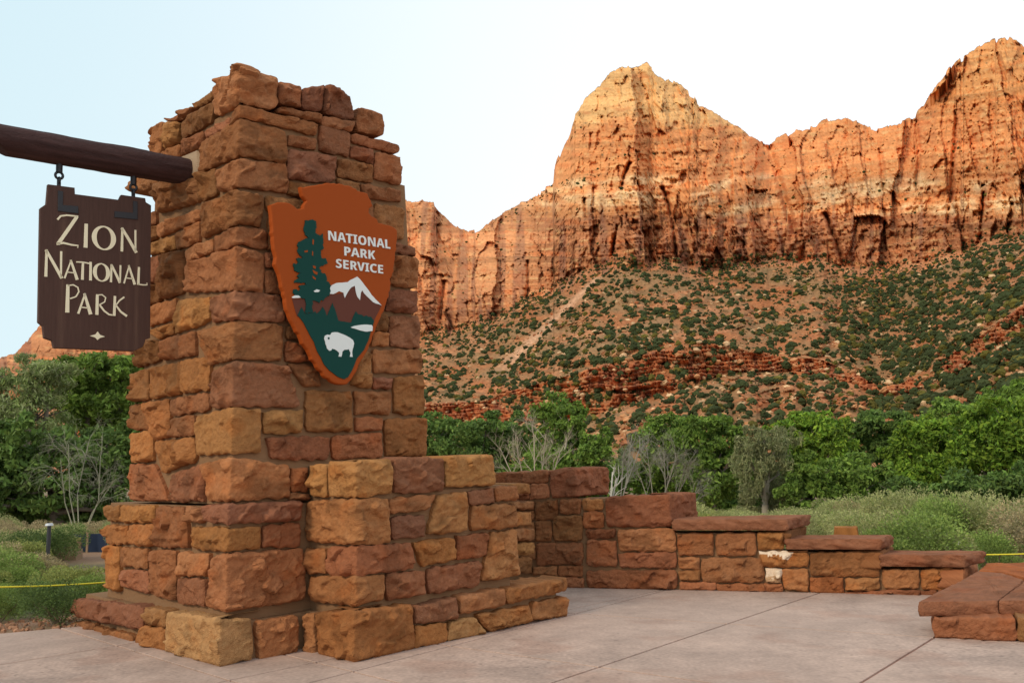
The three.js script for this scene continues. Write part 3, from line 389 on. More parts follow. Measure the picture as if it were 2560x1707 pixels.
{
  const up = FP.SR.e.clone().normalize(), P = addv(C2, 1.0, 0, 1.5).addScaledVector(FP.SR.e, 0); P.addScaledVector(FP.SR.n, 0.13 - P.clone().sub(C2).dot(FP.SR.n));
  const fr = frame(P, Uv, up, FP.SR.n), Nn = crop(640, 430, 2.8), to = (a) => pairs(a).map((p) => fr.to2(Nn(...p)));
  const outline = to([285, 100, 330, 98, 400, 85, 480, 75, 560, 85, 640, 98, 690, 135, 755, 155, 780, 205, 795, 240, 770, 260, 768, 290, 790, 315, 820, 330, 835, 360, 880, 370, 920, 380, 955, 400, 968, 420, 965, 520, 955, 620, 945, 700, 925, 760, 920, 830, 900, 920, 880, 985, 850, 1040, 825, 1100, 800, 1180, 775, 1240, 750, 1290, 715, 1340, 700, 1380, 670, 1440, 640, 1480, 610, 1492, 570, 1490, 520, 1465, 480, 1440, 450, 1400, 415, 1370, 410, 1340, 380, 1310, 350, 1240, 310, 1195, 290, 1130, 260, 1090, 230, 1030, 200, 960, 185, 880, 165, 800, 150, 740, 130, 680, 115, 640, 120, 590, 105, 530, 95, 470, 90, 400, 85, 340, 80, 290, 78, 230, 105, 215, 160, 205, 210, 215, 240, 235, 275, 258, 305, 255, 310, 225, 325, 195, 300, 165, 290, 130]);
  const center = outline.reduce((a, p) => a.add(p), new THREE.Vector2()).multiplyScalar(1 / outline.length), low = Math.min(...outline.map((p) => p.y));
  const sign = thing('arrowhead_sign', 'orange arrowhead shaped park service emblem sign with tree mountain and white bison', 'sign', V3(center.x, low, 0).applyMatrix4(fr.m));
  const mo = paint(0.33, 0.062, 0.008, 0.65), mg = paint(0.006, 0.052, 0.042), mb = paint(0.125, 0.042, 0.028), mw = paint(0.74, 0.78, 0.76, 0.5);
  part(sign, 'panel', plate(fr, ragged(outline, 0.008, 0.035), -0.03, 0.03, 0.014), mo);
  const add = (name, a, z, m, par = sign) => part(par, name, plate(fr, ragged(to(a), name === 'pine_tree' ? 0.009 : 0.002, name === 'pine_tree' ? 0.014 : 0.03), 0.024, 0.03 + z), m);
  const pMount = add('mountain', [235, 885, 325, 890, 440, 910, 500, 860, 600, 850, 640, 800, 700, 800, 760, 860, 860, 943, 835, 995, 810, 1045, 700, 1066, 550, 1060, 272, 1010, 252, 950], 0.004, mb);
  add('meadow', [273, 1000, 288, 965, 300, 945, 312, 970, 325, 990, 375, 985, 395, 978, 405, 992, 430, 972, 447, 945, 465, 975, 478, 1010, 490, 980, 515, 920, 532, 960, 545, 1000, 558, 1045, 648, 1060, 660, 1020, 680, 980, 695, 1000, 720, 1005, 735, 1018, 752, 1012, 770, 1022, 785, 1018, 808, 1050, 795, 1100, 770, 1180, 740, 1250, 690, 1310, 660, 1390, 630, 1440, 605, 1453, 560, 1435, 500, 1390, 465, 1350, 440, 1300, 410, 1250, 390, 1190, 355, 1130, 330, 1080, 300, 1030], 0.008, mg);
  add('snow_cap', [500, 800, 540, 780, 620, 775, 640, 760, 685, 738, 705, 755, 740, 800, 790, 870, 858, 942, 800, 920, 765, 885, 735, 855, 722, 835, 712, 850, 708, 902, 688, 880, 676, 830, 668, 800, 645, 812, 622, 845, 600, 885, 592, 850, 560, 838, 520, 858, 495, 855], 0.008, mw, pMount);
  const pTree = add('pine_tree', [370, 328, 390, 345, 395, 390, 385, 420, 400, 440, 425, 448, 440, 438, 446, 500, 440, 545, 425, 550, 430, 600, 465, 605, 475, 640, 440, 655, 420, 670, 430, 700, 470, 725, 475, 770, 500, 790, 495, 860, 470, 880, 440, 900, 400, 912, 375, 895, 372, 985, 327, 985, 325, 890, 290, 880, 265, 870, 240, 843, 240, 828, 290, 825, 270, 800, 280, 790, 330, 790, 320, 775, 245, 775, 240, 765, 280, 745, 265, 730, 290, 700, 245, 690, 240, 665, 232, 640, 270, 640, 258, 605, 300, 598, 285, 585, 265, 560, 270, 490, 320, 470, 348, 465, 320, 440, 305, 395, 320, 340], 0.012, mg);
  for (const a of [[230, 872, 250, 864, 275, 864, 290, 878, 260, 882, 236, 880], [380, 835, 400, 823, 425, 830, 412, 842, 388, 843]]) add('snow_field', a, 0.0145, mw, pMount);
  for (const a of [[310, 552, 335, 548, 332, 562, 312, 562], [372, 655, 392, 662, 390, 680, 374, 672], [370, 685, 405, 705, 402, 722, 380, 710], [370, 725, 395, 745, 392, 756, 374, 744], [366, 555, 373, 560, 372, 590, 365, 582], [368, 470, 377, 478, 376, 512, 367, 505]]) add('tree_gap', a, 0.0145, mo, pTree);
  add('lake', [643, 1092, 665, 1084, 700, 1078, 740, 1075, 790, 1078, 797, 1090, 795, 1120, 760, 1125, 710, 1115, 670, 1103], 0.012, mw);
  const pBison = add('bison', [458, 1168, 464, 1148, 480, 1140, 500, 1143, 512, 1126, 530, 1122, 552, 1125, 580, 1136, 612, 1150, 640, 1165, 660, 1183, 668, 1205, 665, 1228, 658, 1245, 656, 1268, 660, 1300, 640, 1298, 645, 1272, 632, 1246, 602, 1248, 588, 1262, 580, 1296, 560, 1293, 566, 1270, 548, 1252, 515, 1238, 508, 1252, 495, 1255, 480, 1238, 470, 1205], 0.012, mw);
  add('bison_eye', [482, 1162, 492, 1156, 496, 1166, 490, 1176, 484, 1172], 0.0145, mg, pBison);
  const line = (txt, x0, y0, x1, y1, cap) => { const a = fr.to2(Nn(x0, y0)), b = fr.to2(Nn(x1, y1)), w = a.distanceTo(b), h = Math.abs(fr.to2(Nn(x0, y0 - cap)).y - a.y); const g = new TextGeometry(txt, { font, size: 1, depth: 1, curveSegments: 5, bevelEnabled: false }); g.computeBoundingBox(); const bb = g.boundingBox; g.translate(-bb.min.x, 0, 0); const ch = bb.max.y; g.scale(w / (bb.max.x - bb.min.x), h / ch, 0.011); g.rotateZ(Math.atan2(b.y - a.y, b.x - a.x)); g.translate(a.x, a.y, 0.027); g.applyMatrix4(fr.m); part(sign, 'lettering', g, mw); };
  line('NATIONAL', 482, 478, 916, 547, 66); line('PARK', 596, 588, 812, 620, 62); line('SERVICE', 538, 672, 868, 720, 62);
  // standoff blocks between panel and wall
  for (const [x, y] of [[350, 300], [760, 500], [480, 1100]]) { const p = fr.to2(Nn(x, y)); part(sign, 'standoff', plate(fr, [[-0.06, -0.06], [0.06, -0.06], [0.06, 0.06], [-0.06, 0.06]].map(([a, b]) => new THREE.Vector2(p.x + a, p.y + b)), -0.17, -0.025), mb); }
}
{
  const S = crop(0, 280, 2.45), bDir = ray(3900, 1030), nS = bDir.clone().cross(Yv).normalize(), bUp = nS.clone().cross(bDir).normalize(); // the beam sags a little towards its tip
  const bp = onPlane([464, 430], FP.SL.P, FP.SL.n); // where the beam's axis leaves the left face
  const fr = frame(bp.clone(), bDir, bUp, nS); const tipX = fr.to2([24, 400]).x, rad = 0.134;
  // beam
  const logMat = new THREE.MeshPhysicalMaterial({ vertexColors: true, roughness: 0.8, specularIntensity: 0.4, bumpMap: paintTex, bumpScale: 0.012 });
  const pos = [], col = [], uv = [], idx = [], nx = 90, na = 40;
  for (let i = 0; i <= nx; i++) for (let k = 0; k <= na; k++) { const a = k / na * Math.PI * 2, t = i / nx, ya = Math.sin(a), zc = Math.cos(a); const x0 = tipX - (ya + 1) * rad * 1.5 - 0.02, x = lerp(x0, 0.4, t); const rd = rad * (1 + 0.04 * N(x * 1.4, 2, 0) + 0.06 * N(x * 3, ya * 2, zc * 2) + 0.03 * N(x * 9, ya * 5, zc * 5) - 0.06 * sm(0.6, 0.8, N(x * 0.8, ya * 6, zc * 6)) + 0.035 * N(x * 2, ya * 14, zc * 14)); const p = V3(x, ya * rd, zc * rd).applyMatrix4(fr.m); pos.push(p.x, p.y, p.z); const g = 1 + 0.5 * N(x * 1.5, ya * 9, zc * 9) + 0.2 * N(x * 8, ya * 30, zc * 30); col.push(0.05 * g, 0.024 * g, 0.022 * g); uv.push(x * 0.5, k / na * 0.8); }
  for (let i = 0; i < nx; i++) for (let k = 0; k < na; k++) { const a = i * (na + 1) + k; idx.push(a, a + 1, a + na + 1, a + 1, a + na + 2, a + na + 1); }
  for (const [row, flip] of [[0, 1], [nx, 0]]) { const c = pos.length / 3; let m = V3(); for (let k = 0; k < na; k++) { const o = (row * (na + 1) + k) * 3; m.add(V3(pos[o], pos[o + 1], pos[o + 2])); } m.multiplyScalar(1 / na); pos.push(m.x, m.y, m.z); col.push(0.06, 0.03, 0.025); uv.push(0, 0); for (let k = 0; k < na; k++) { const a = row * (na + 1) + k; if (flip) idx.push(c, a + 1, a); else idx.push(c, a, a + 1); } }
  const beam = thing('log_beam', 'dark brown round log beam with slanted tip projecting from the pillar', 'beam', bp.clone()); part(beam, 'log', geoFrom(pos, idx, col, uv), logMat);
  // hanging board
  const to = (a) => pairs(a).map((p) => fr.to2(S(...p)));
  const board = to([286, 446, 450, 467, 452, 506, 720, 541, 735, 510, 882, 531, 886, 556, 918, 575, 912, 1385, 885, 1395, 868, 1440, 812, 1466, 322, 1446, 312, 1402, 262, 1384, 254, 1312, 226, 1288, 238, 592, 276, 566]);
  const low = Math.min(...board.map((p) => p.y)), mid = (board[0].x + board[5].x) / 2;
  const sg = thing('hanging_sign', 'dark brown wooden sign board with cream park name lettering hanging under the log beam', 'sign', V3(mid, low, 0).applyMatrix4(fr.m));
  const bw = board.map((p) => p.x), x0 = Math.min(...bw), x1 = Math.max(...bw);
  const streak = [[0.2, 0.022, 0.55], [0.71, 0.012, 0.45], [0.865, 0.02, 0.6], [0.78, 0.02, 0.35]];
  const tex = noiseTexture(512, (x, y) => { let st = 0; for (const [c, w, a] of streak) st = Math.max(st, a * Math.exp(-(((x - c) / w) ** 2)) * sm(0.95, 0.7, y) * (0.75 + 0.5 * N(x * 90, y * 4, 3))); const g = 1 + 0.06 * N(x * 60, y * 5, 1) + 0.06 * N(x * 200, y * 12, 2); return [0.315, 0.232, 0.205].map((v, k) => Math.min(1, v * g * (1 + st * [0.32, 0.4, 0.34][k]))); }, true); tex.wrapS = tex.wrapT = THREE.ClampToEdgeWrapping;
  const g = plate(fr, board, -0.028, 0.028, 0.006); { const uvA = g.attributes.uv, pa = g.attributes.position; const inv = fr.m.clone().invert(), v = V3(); const hi = Math.max(...board.map((p) => p.y)); for (let i = 0; i < pa.count; i++) { v.fromBufferAttribute(pa, i).applyMatrix4(inv); uvA.setXY(i, (v.x - x0) / (x1 - x0), (v.y - low) / (hi - low)); } }
  part(sg, 'board', g, new THREE.MeshPhysicalMaterial({ map: tex, roughness: 0.8, specularIntensity: 0.35, bumpMap: paintTex, bumpScale: 0.001 }));
  const cream = paint(0.86, 0.8, 0.58, 0.5), iron = new THREE.MeshStandardMaterial({ color: C(0.022, 0.022, 0.026), roughness: 0.5, metalness: 0.3 });
  // letters drawn as tapering brush strokes
  const pxm = fr.to2(S(500, 900)).distanceTo(fr.to2(S(501, 900)));
  const stroke = (pts, w0, w1) => { const P2 = to(pts); const L = [], R = []; P2.forEach((p, i) => { const a = P2[Math.max(0, i - 1)], b = P2[Math.min(P2.length - 1, i + 1)], d = b.clone().sub(a).normalize(), w = lerp(w0, w1, i / (P2.length - 1)) * pxm * 0.42; L.push(new THREE.Vector2(p.x - d.y * w, p.y + d.x * w)); R.unshift(new THREE.Vector2(p.x + d.y * w, p.y - d.x * w)); }); return plate(fr, L.concat(R), 0.024, 0.034); };
  const ring = (cx, cy, rx, ry, w) => { const a = [], b = []; for (let i = 0; i < 40; i++) { const t = i / 40 * 6.2832, k = 0.45 + 0.55 * Math.abs(Math.cos(t)); a.push(cx + rx * Math.cos(t), cy + ry * Math.sin(t) + rx * Math.cos(t) * 0.12); b.push(cx + (rx - w * k) * Math.cos(t), cy + (ry - w * 0.6 * k) * Math.sin(t) + (rx - w) * Math.cos(t) * 0.12); } const s = new THREE.Shape(to(a)); s.holes.push(new THREE.Path(to(b))); const q = new THREE.ExtrudeGeometry(s, { depth: 0.01, bevelEnabled: false }); q.translate(0, 0, 0.024); q.applyMatrix4(fr.m); return q; };
  const word = (gs) => part(sg, 'lettering', mergeGeometries(gs), cream);
  word([stroke([343, 664, 362, 642, 400, 637, 470, 644], 15, 11), stroke([462, 646, 400, 736, 345, 814], 24, 26), stroke([338, 812, 380, 806, 430, 818, 470, 822, 466, 836], 18, 8), stroke([519, 689, 515, 835], 24, 28), ring(627, 776, 74, 74, 30), stroke([740, 712, 737, 858], 15, 20), stroke([736, 714, 780, 785, 826, 866], 22, 24), stroke([820, 727, 820, 862], 15, 13)]);
  word([stroke([277, 846, 272, 1012], 15, 20), stroke([272, 848, 322, 935, 370, 1022], 20, 22), stroke([366, 857, 364, 1018], 15, 13), stroke([428, 910, 386, 1022], 9, 13), stroke([424, 910, 444, 970, 464, 1031], 14, 22), stroke([402, 984, 450, 990], 8, 8), stroke([458, 922, 500, 924, 540, 932], 10, 10), stroke([499, 926, 495, 1031], 16, 20), stroke([546, 922, 545, 1035], 17, 20), ring(612, 986, 53, 56, 24), stroke([674, 936, 670, 1046], 13, 16), stroke([672, 938, 698, 990, 726, 1050], 17, 19), stroke([729, 942, 726, 1048], 13, 11), stroke([783, 942, 750, 1053], 9, 12), stroke([779, 942, 797, 1000, 816, 1060], 13, 20), stroke([763, 1020, 805, 1025], 8, 8), stroke([842, 953, 837, 1062], 15, 19), stroke([834, 1058, 866, 1062, 892, 1062, 890, 1050], 11, 7)]);
  word([stroke([407, 1060, 403, 1231], 22, 28), stroke([405, 1066, 440, 1062, 468, 1078, 474, 1104, 456, 1134, 420, 1146], 10, 10), stroke([513, 1114, 470, 1238], 11, 16), stroke([507, 1114, 526, 1176, 546, 1242], 17, 26), stroke([487, 1198, 532, 1204], 9, 9), stroke([587, 1120, 584, 1245], 19, 23), stroke([587, 1124, 616, 1122, 638, 1140, 632, 1166, 598, 1184], 9, 9), stroke([602, 1186, 630, 1222, 660, 1244, 680, 1246], 14, 12), stroke([695, 1130, 690, 1251], 17, 20), stroke([752, 1136, 722, 1158, 698, 1190], 13, 9), stroke([700, 1186, 730, 1226, 768, 1253], 12, 18)]);
  part(sg, 'star', plate(fr, to([541, 1373, 576, 1364, 589, 1347, 603, 1367, 634, 1378, 603, 1386, 588, 1399, 574, 1384]), 0.024, 0.034), cream);
  const Lp = (a) => part(sg, 'bracket', plate(fr, to(a), 0.027, 0.036, 0.003), iron);
  Lp([345, 486, 378, 491, 377, 575, 470, 582, 472, 628, 345, 612]); Lp([806, 550, 833, 553, 834, 664, 692, 650, 692, 612, 806, 622]);
  for (const [x, yt, yb] of [[360, 340, 462], [815, 418, 528]]) { // eye bolt, link and staple
    const a = fr.to2(S(x, yt)), b = fr.to2(S(x, yb)); const tube = (p, q, r) => { const d = q.clone().sub(p), c = new THREE.CylinderGeometry(r, r, d.length(), 10); c.applyQuaternion(new THREE.Quaternion().setFromUnitVectors(Yv, d.clone().normalize())); c.translate((p.x + q.x) / 2, (p.y + q.y) / 2, (p.z + q.z) / 2); return c.toNonIndexed(); };
    const L = a.y - b.y, gs = [tube(V3(a.x, a.y + 0.06, 0), V3(a.x, a.y - L * 0.25, 0), 0.028), new THREE.TorusGeometry(L * 0.17, 0.012, 8, 16).translate(a.x, a.y - L * 0.4, 0).toNonIndexed(), new THREE.TorusGeometry(L * 0.15, 0.011, 8, 16).rotateY(1.57).translate(a.x, a.y - L * 0.66, 0).toNonIndexed(), tube(V3(a.x, b.y + L * 0.26, 0), V3(a.x, b.y - 0.03, 0), 0.017)];
    const m = mergeGeometries(gs); m.applyMatrix4(fr.m); part(sg, 'hook', m, iron); }
}
// ------------------------------------------------------------------ the cliffs
// outlines read as directions; distances: valley edge ~400 m, red ledge ~650 m, cliff foot ~1100 m, rims 1400-1900 m
const skyL = curve([[-400, 960], [-100, 930], [0, 898], [30, 885], [60, 860], [85, 826], [100, 808], [130, 800], [200, 790], [330, 760], [600, 620], [900, 520], [1010, 503], [1040, 508], [1066, 504], [1090, 512], [1110, 535], [1135, 560], [1160, 574], [1185, 580], [1200, 572], [1240, 545], [1290, 518], [1340, 490], [1370, 470], [1383, 463], [1386, 425], [1392, 400], [1410, 360], [1425, 330], [1437, 290], [1460, 255], [1472, 238], [1500, 215], [1520, 184], [1545, 170], [1580, 164], [1620, 160], [1630, 175], [1650, 190], [1690, 210], [1720, 226], [1745, 255], [1780, 280], [1820, 304], [1850, 320], [1880, 340], [1905, 355], [1925, 360], [1960, 342], [2000, 322], [2040, 314], [2060, 296], [2110, 294], [2140, 303], [2170, 320], [2200, 325], [2250, 305], [2290, 290], [2310, 265], [2345, 202], [2360, 190], [2385, 160], [2430, 126], [2460, 110], [2500, 94], [2515, 92], [2540, 102], [2560, 118], [2700, 160], [3000, 330]]);
const footL = curve([[-400, 1040], [0, 1010], [340, 960], [900, 880], [1040, 858], [1070, 842], [1150, 836], [1250, 802], [1300, 772], [1380, 745], [1450, 702], [1500, 690], [1560, 672], [1650, 680], [1700, 684], [1780, 690], [1870, 666], [1960, 670], [2050, 666], [2100, 688], [2200, 690], [2300, 680], [2400, 650], [2480, 630], [2560, 608], [3000, 560]]);
const ledgeT = curve([[-400, 1090], [900, 1030], [1060, 1010], [1200, 1004], [1300, 972], [1400, 944], [1500, 914], [1600, 888], [1700, 866], [1780, 860], [1850, 872], [1950, 890], [2060, 900], [2150, 938], [2200, 968], [2260, 958], [2320, 920], [2400, 872], [2470, 826], [2560, 760], [3000, 700]]);
const ledgeB = curve([[-400, 1110], [900, 1075], [1060, 1066], [1230, 1062], [1400, 1048], [1500, 1032], [1650, 984], [1800, 938], [1850, 926], [1950, 928], [2060, 942], [2150, 966], [2200, 990], [2260, 985], [2320, 962], [2400, 925], [2470, 880], [2560, 820], [3000, 780]]);
const footD = curve([[-400, 2300], [350, 2100], [700, 1500], [1040, 1330], [1300, 1180], [1560, 1060], [1700, 1060], [1920, 1150], [2100, 1120], [2300, 1060], [2560, 920], [3000, 800]]);
const rimD = curve([[-400, 2700], [350, 2500], [700, 2000], [1010, 1800], [1180, 1750], [1380, 1600], [1560, 1480], [1640, 1480], [1780, 1560], [1925, 1720], [2060, 1600], [2200, 1560], [2345, 1420], [2510, 1340], [3000, 1300]]);
const YB = 1200;
const skyY = (x) => skyL(x) + 3.6 * N(x * 0.07, 1, 1) + 9 * facet(x / 34, 0.5, 51)[0] + 4 * facet(x / 12, 0.5, 52)[0] + 2 * N(x * 0.35, 4, 1) + 1.5 * N(x * 0.9, 7, 2);
const footY = (x) => footL(x) + 9 * N(x * 0.02, 11, 1) + 4 * N(x * 0.09, 12, 1);
const GULLY = [[5, 30, 1655, 465, 1672, 510, 1684, 560, 1692, 645], [9, 46, 1922, 362, 1945, 440, 1968, 520, 1990, 585], [6, 30, 2062, 530, 2090, 600, 2120, 690], [9, 40, 1096, 530, 1088, 615], [5, 30, 1575, 405, 1552, 470], [5, 26, 1462, 495, 1466, 545], [4, 26, 1480, 330, 1476, 375], [5, 24, 1505, 290, 1512, 330], [5, 26, 2292, 300, 2300, 400, 2290, 470], [5, 26, 2395, 250, 2385, 420, 2370, 560], [5, 24, 2205, 380, 2210, 480], [4, 24, 1545, 560, 1530, 640], [4, 22, 1320, 650, 1318, 760], [6, 26, 1110, 700, 1100, 800], [5, 26, 2460, 460, 2452, 600]];
function mountainPoint(px, py) {
  const ys = skyL(px), yf = Math.max(footY(px), ys + 20), yt = Math.max(ledgeT(px) + 5 * N(px * 0.03, 3, 3), yf + 15), yb = Math.max(ledgeB(px) + 4 * N(px * 0.05, 3, 5), yt + 8);
  const Df = footD(px), Dr = rimD(px), Dt = Df * 0.62; let D, zone, t;
  if (py >= yb) { t = (YB - py) / (YB - yb); D = lerp(400, Dt - 14, t); zone = 0; }
  else if (py >= yt) { t = (yb - py) / (yb - yt); D = lerp(Dt - 14, Dt, t); zone = 1; }
  else if (py >= yf) { t = (yt - py) / (yt - yf); D = lerp(Dt, Df, t); zone = 2; }
  else { t = Math.min(1.06, (yf - py) / (yf - ys)); D = lerp(Df, Dr, 0.18 * t + 0.82 * Math.pow(t, 2.2)); zone = 3; }
  const d = ray(px, py), hl = Math.hypot(d.x, d.z), X = (px - 1280) / F * 1250, Yh = d.y / hl * 1250;
  let rel = 0, crack = 0, strata = 0, lf = 0;
  if (zone === 3) {
    const k = sm(0, 0.05, t), B1 = Yh + 9 * N(X / 260, 2, 9) + 3 * N(X / 60, Yh / 60, 9), g1 = Math.floor(B1 / 48), g2 = Math.floor(B1 / 9.5), g3 = Math.floor(B1 / 3.1 + N(X / 40, 4, 1));
    const wX = X + 7 * N(X / 30, Yh / 50, 14) + 2.5 * N(X / 9, Yh / 12, 15), wY = B1 + 5 * N(Yh / 30, X / 30, 16), v1 = facet(wX / 80, wY / 420, 21, 1, true), v2 = facet(wX / 30 + 0.12 * wY / 30, wY / 150, 22, 1, true), v3 = facet(wX / 12, wY / 22, 23, 1, true), v4 = facet(wX / 5, wY / 5.5, 24, 1, true);
    rel += 80 * N(X / 190, Yh / 420, 4) + 74 * v1[0] + 36 * v2[0] + 16 * v3[0] + 6 * v4[0];
    const jn = (sc, g, kk, pw, sdd) => Math.max(0, 1 - Math.abs(N(X / sc + g * 17.3, Yh / (sc * 7), sdd)) * kk) ** pw;
    crack = jn(46, g1 * 0.13, 4.5, 3, 6) * 7 + jn(21, g1, 4, 3, 7) * 5 + jn(9, g2, 3.4, 2, 8) * 3.4;
    for (const [w, dep, ...pl] of GULLY) for (let i = 0; i + 3 < pl.length; i += 2) if (py >= pl[i + 1] && py <= pl[i + 3]) { const q = (py - pl[i + 1]) / (pl[i + 3] - pl[i + 1]), gx = lerp(pl[i], pl[i + 2], q) + 3 * N(py / 14, w, 3), e = Math.exp(-(((px - gx) / w) ** 2)); crack += e * dep * 0.6; rel += e * dep * 0.6; }
    rel += crack; strata = N(g2 * 7.73, 3.3, 1);
    const f2 = B1 / 9.5 - g2, f3 = B1 / 3.1 - Math.floor(B1 / 3.1); rel += 12 * strata * (0.6 + N(X / 50, g2, 2)) + 3 * N(g3 * 5.3, X / 30, 3) - 5 * f2 - 1.6 * f3;
    rel += fbm(X / 9, Yh / 7, 3, 4) * 6 + 2 * Math.abs(N(X / 5, Yh / 4, 9)); rel = Math.max(rel + 62, -12 - 300 * t * t) * sm(0, 0.06, t);
  } else if (zone === 1) { const s = Yh / 5.6 + N(X / 60, 2, 2) * 2, g = Math.floor(s), fr = s - g; strata = N(g * 5.13, X / 90, 1); lf = sm(-0.12, 0.12, N(X / 48, Yh / 30, 43) + 0.2); rel += (0.25 + 0.75 * lf) *( -7 * fr + 12 * strata + 6 * facet(X / 12, g + 0.5 + fr * 0.2, 41)[0] + 6 * N(X / 30, Yh / 30, 4) + Math.max(0, 1 - Math.abs(N(X / 11 + g * 3.3, Yh / 60, 5)) * 3) ** 3 * 5 + fbm(X / 6, Yh / 3, 2, 3) * 5); }
  else { const gl = Math.abs(N(X / 52 + D / 700, D / 420, 12)), lv = facet(X / 17, Yh / 4.5, 31), lp = facet(X / 60, Yh / 22, 32); lf = lp[0] > 0.14 ? lv[0] + 0.5 : 0; rel += -85 * Math.min(0.35, gl) * sm(0, 0.15, t) * sm(1, 0.85, t) + (lf > 0 ? 9 * lv[0] - 4 : 0) + 30 * N(X / 110, D / 300, 11) * sm(0, 0.2, t) * sm(1, 0.8, t) + fbm(X / 26, D / 40, 7, 4) * 14 + 3 * Math.abs(N(X / 3, D / 6, 8)); }
  const DD = D + rel; d.multiplyScalar(DD / hl); return { x: d.x, y: d.y + EYE, z: d.z, zone, t, X, Yh, crack, strata, lf, ys, yf };
}
{
  const cols = []; for (let x = -320; x < 3000;) { cols.push(x); x += (x < -60 || (x > 345 && x < 930) || x > 2640) ? 16 : x < 345 ? 3 : 2.3; }
  const R = 400, pos = [], col = [], idx = [];
  const mix = (a, b, t) => [lerp(a[0], b[0], t), lerp(a[1], b[1], t), lerp(a[2], b[2], t)];
  cols.forEach((px, ci) => {
    const ys = skyY(px);
    for (let j = 0; j <= R; j++) {
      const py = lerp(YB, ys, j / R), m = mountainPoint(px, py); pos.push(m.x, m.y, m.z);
      const { X, Yh } = m; let c;
      if (m.zone === 3) {
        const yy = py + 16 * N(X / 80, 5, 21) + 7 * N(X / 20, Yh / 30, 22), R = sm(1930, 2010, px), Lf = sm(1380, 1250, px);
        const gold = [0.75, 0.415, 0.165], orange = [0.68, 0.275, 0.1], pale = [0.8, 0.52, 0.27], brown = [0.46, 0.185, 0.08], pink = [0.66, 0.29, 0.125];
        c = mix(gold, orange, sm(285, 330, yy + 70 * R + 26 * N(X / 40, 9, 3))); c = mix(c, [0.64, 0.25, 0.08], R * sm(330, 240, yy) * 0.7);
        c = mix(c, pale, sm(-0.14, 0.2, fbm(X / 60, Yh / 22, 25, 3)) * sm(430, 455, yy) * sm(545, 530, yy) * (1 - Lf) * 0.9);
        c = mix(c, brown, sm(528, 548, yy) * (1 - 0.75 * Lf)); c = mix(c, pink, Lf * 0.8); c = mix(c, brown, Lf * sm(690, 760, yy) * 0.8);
        c = mix(c, [0.62, 0.17, 0.05], sm(0.06, 0.32, fbm(X / 34, Yh / 11, 26, 3)) * 0.5); c = mix(c, [0.74, 0.46, 0.2], sm(0.12, 0.34, fbm(X / 20, Yh / 6, 46, 3)) * 0.5);
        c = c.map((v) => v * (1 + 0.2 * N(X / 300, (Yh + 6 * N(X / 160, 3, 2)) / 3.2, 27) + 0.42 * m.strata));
        const varn = sm(0.1, 0.4, N(X / 9, Yh / 150, 28) + 0.55 * N(X / 30, Yh / 260, 29)) * sm(400, 560, yy); c = mix(c, [0.15, 0.075, 0.065], varn * 0.4);
        c = mix(c, [0.05, 0.06, 0.035], sm(0.26, 0.38, fbm(X / 6, Yh / 4.5, 30, 3)) * sm(-0.05, 0.2, N(X / 70, Yh / 30, 31)) * 0.8);
        c = c.map((v) => v * (1 + 0.55 * fbm(X / 3.5, Yh / 2.4, 33, 3)));
      } else if (m.zone === 1) { c = mix([0.4, 0.12, 0.05], [0.56, 0.2, 0.08], sm(-0.3, 0.3, m.strata)); c = mix(c, [0.17, 0.06, 0.04], sm(0.05, 0.4, N(X / 10, Yh / 40, 34)) * 0.6); c = mix([0.36, 0.15, 0.06], c, 0.3 + 0.7 * m.lf); c = c.map((v) => v * (1 + 0.7 * fbm(X / 7, Yh / 1.6, 35, 3))); }
      else {
        const red = sm(-0.12, 0.28, fbm(X / 70, Yh / 26, 36, 3)); c = mix([0.3, 0.16, 0.072], [0.39, 0.135, 0.05], red * 0.95); if (m.lf > 0.55) c = mix(c, [0.5, 0.2, 0.09], 0.7);
        const slide = Math.exp(-((((px - (1500 - (py - 690) * 1.05)) / (9 + (py - 690) * 0.07)) ** 2))) * sm(960, 880, py) * sm(680, 700, py); c = mix(c, [0.6, 0.33, 0.19], slide * 0.85);
        c = mix(c, [0.1, 0.085, 0.04], sm(0.05, 0.35, fbm(X / 22, Yh / 9, 37, 3)) * 0.5);
        c = c.map((v) => v * (1 + 0.75 * fbm(X / 4.5, Yh / 2.6, 38, 3)));
      }
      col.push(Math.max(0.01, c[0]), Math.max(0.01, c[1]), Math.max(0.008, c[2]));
    }
  });
  const st = R + 1; for (let i = 0; i < cols.length - 1; i++) for (let j = 0; j < R; j++) { const a = i * st + j; idx.push(a, a + st, a + 1, a + 1, a + st, a + st + 1); }
  // the far slope behind the rim, so that the crest has a back
  const b0 = pos.length / 3; cols.forEach((px, i) => { const o = (i * st + R) * 3, k = 1.5; pos.push(pos[o] * k, -40, pos[o + 2] * k); col.push(0.4, 0.18, 0.08); }); for (let i = 0; i < cols.length - 1; i++) idx.push(i * st + R, (i + 1) * st + R, b0 + i, (i + 1) * st + R, b0 + i + 1, b0 + i);
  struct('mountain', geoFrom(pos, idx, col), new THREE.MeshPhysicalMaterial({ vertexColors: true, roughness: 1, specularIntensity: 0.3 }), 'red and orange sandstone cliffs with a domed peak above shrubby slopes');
  // junipers and scrub on the slopes
  const clump = (k) => { const g = new THREE.IcosahedronGeometry(1, 2), p = g.attributes.position; for (let i = 0; i < p.count; i++) { const v = V3(p.getX(i), p.getY(i), p.getZ(i)), n = 1 + 0.55 * N(v.x * 1.7 + k * 9, v.y * 1.7, v.z * 1.7) + 0.35 * N(v.x * 4, v.y * 4 + k, v.z * 4); v.multiplyScalar(n); p.setXYZ(i, v.x, v.y * 0.85 + 0.4, v.z); } g.computeVertexNormals(); return g; };
  const spots = []; let tries = 0;
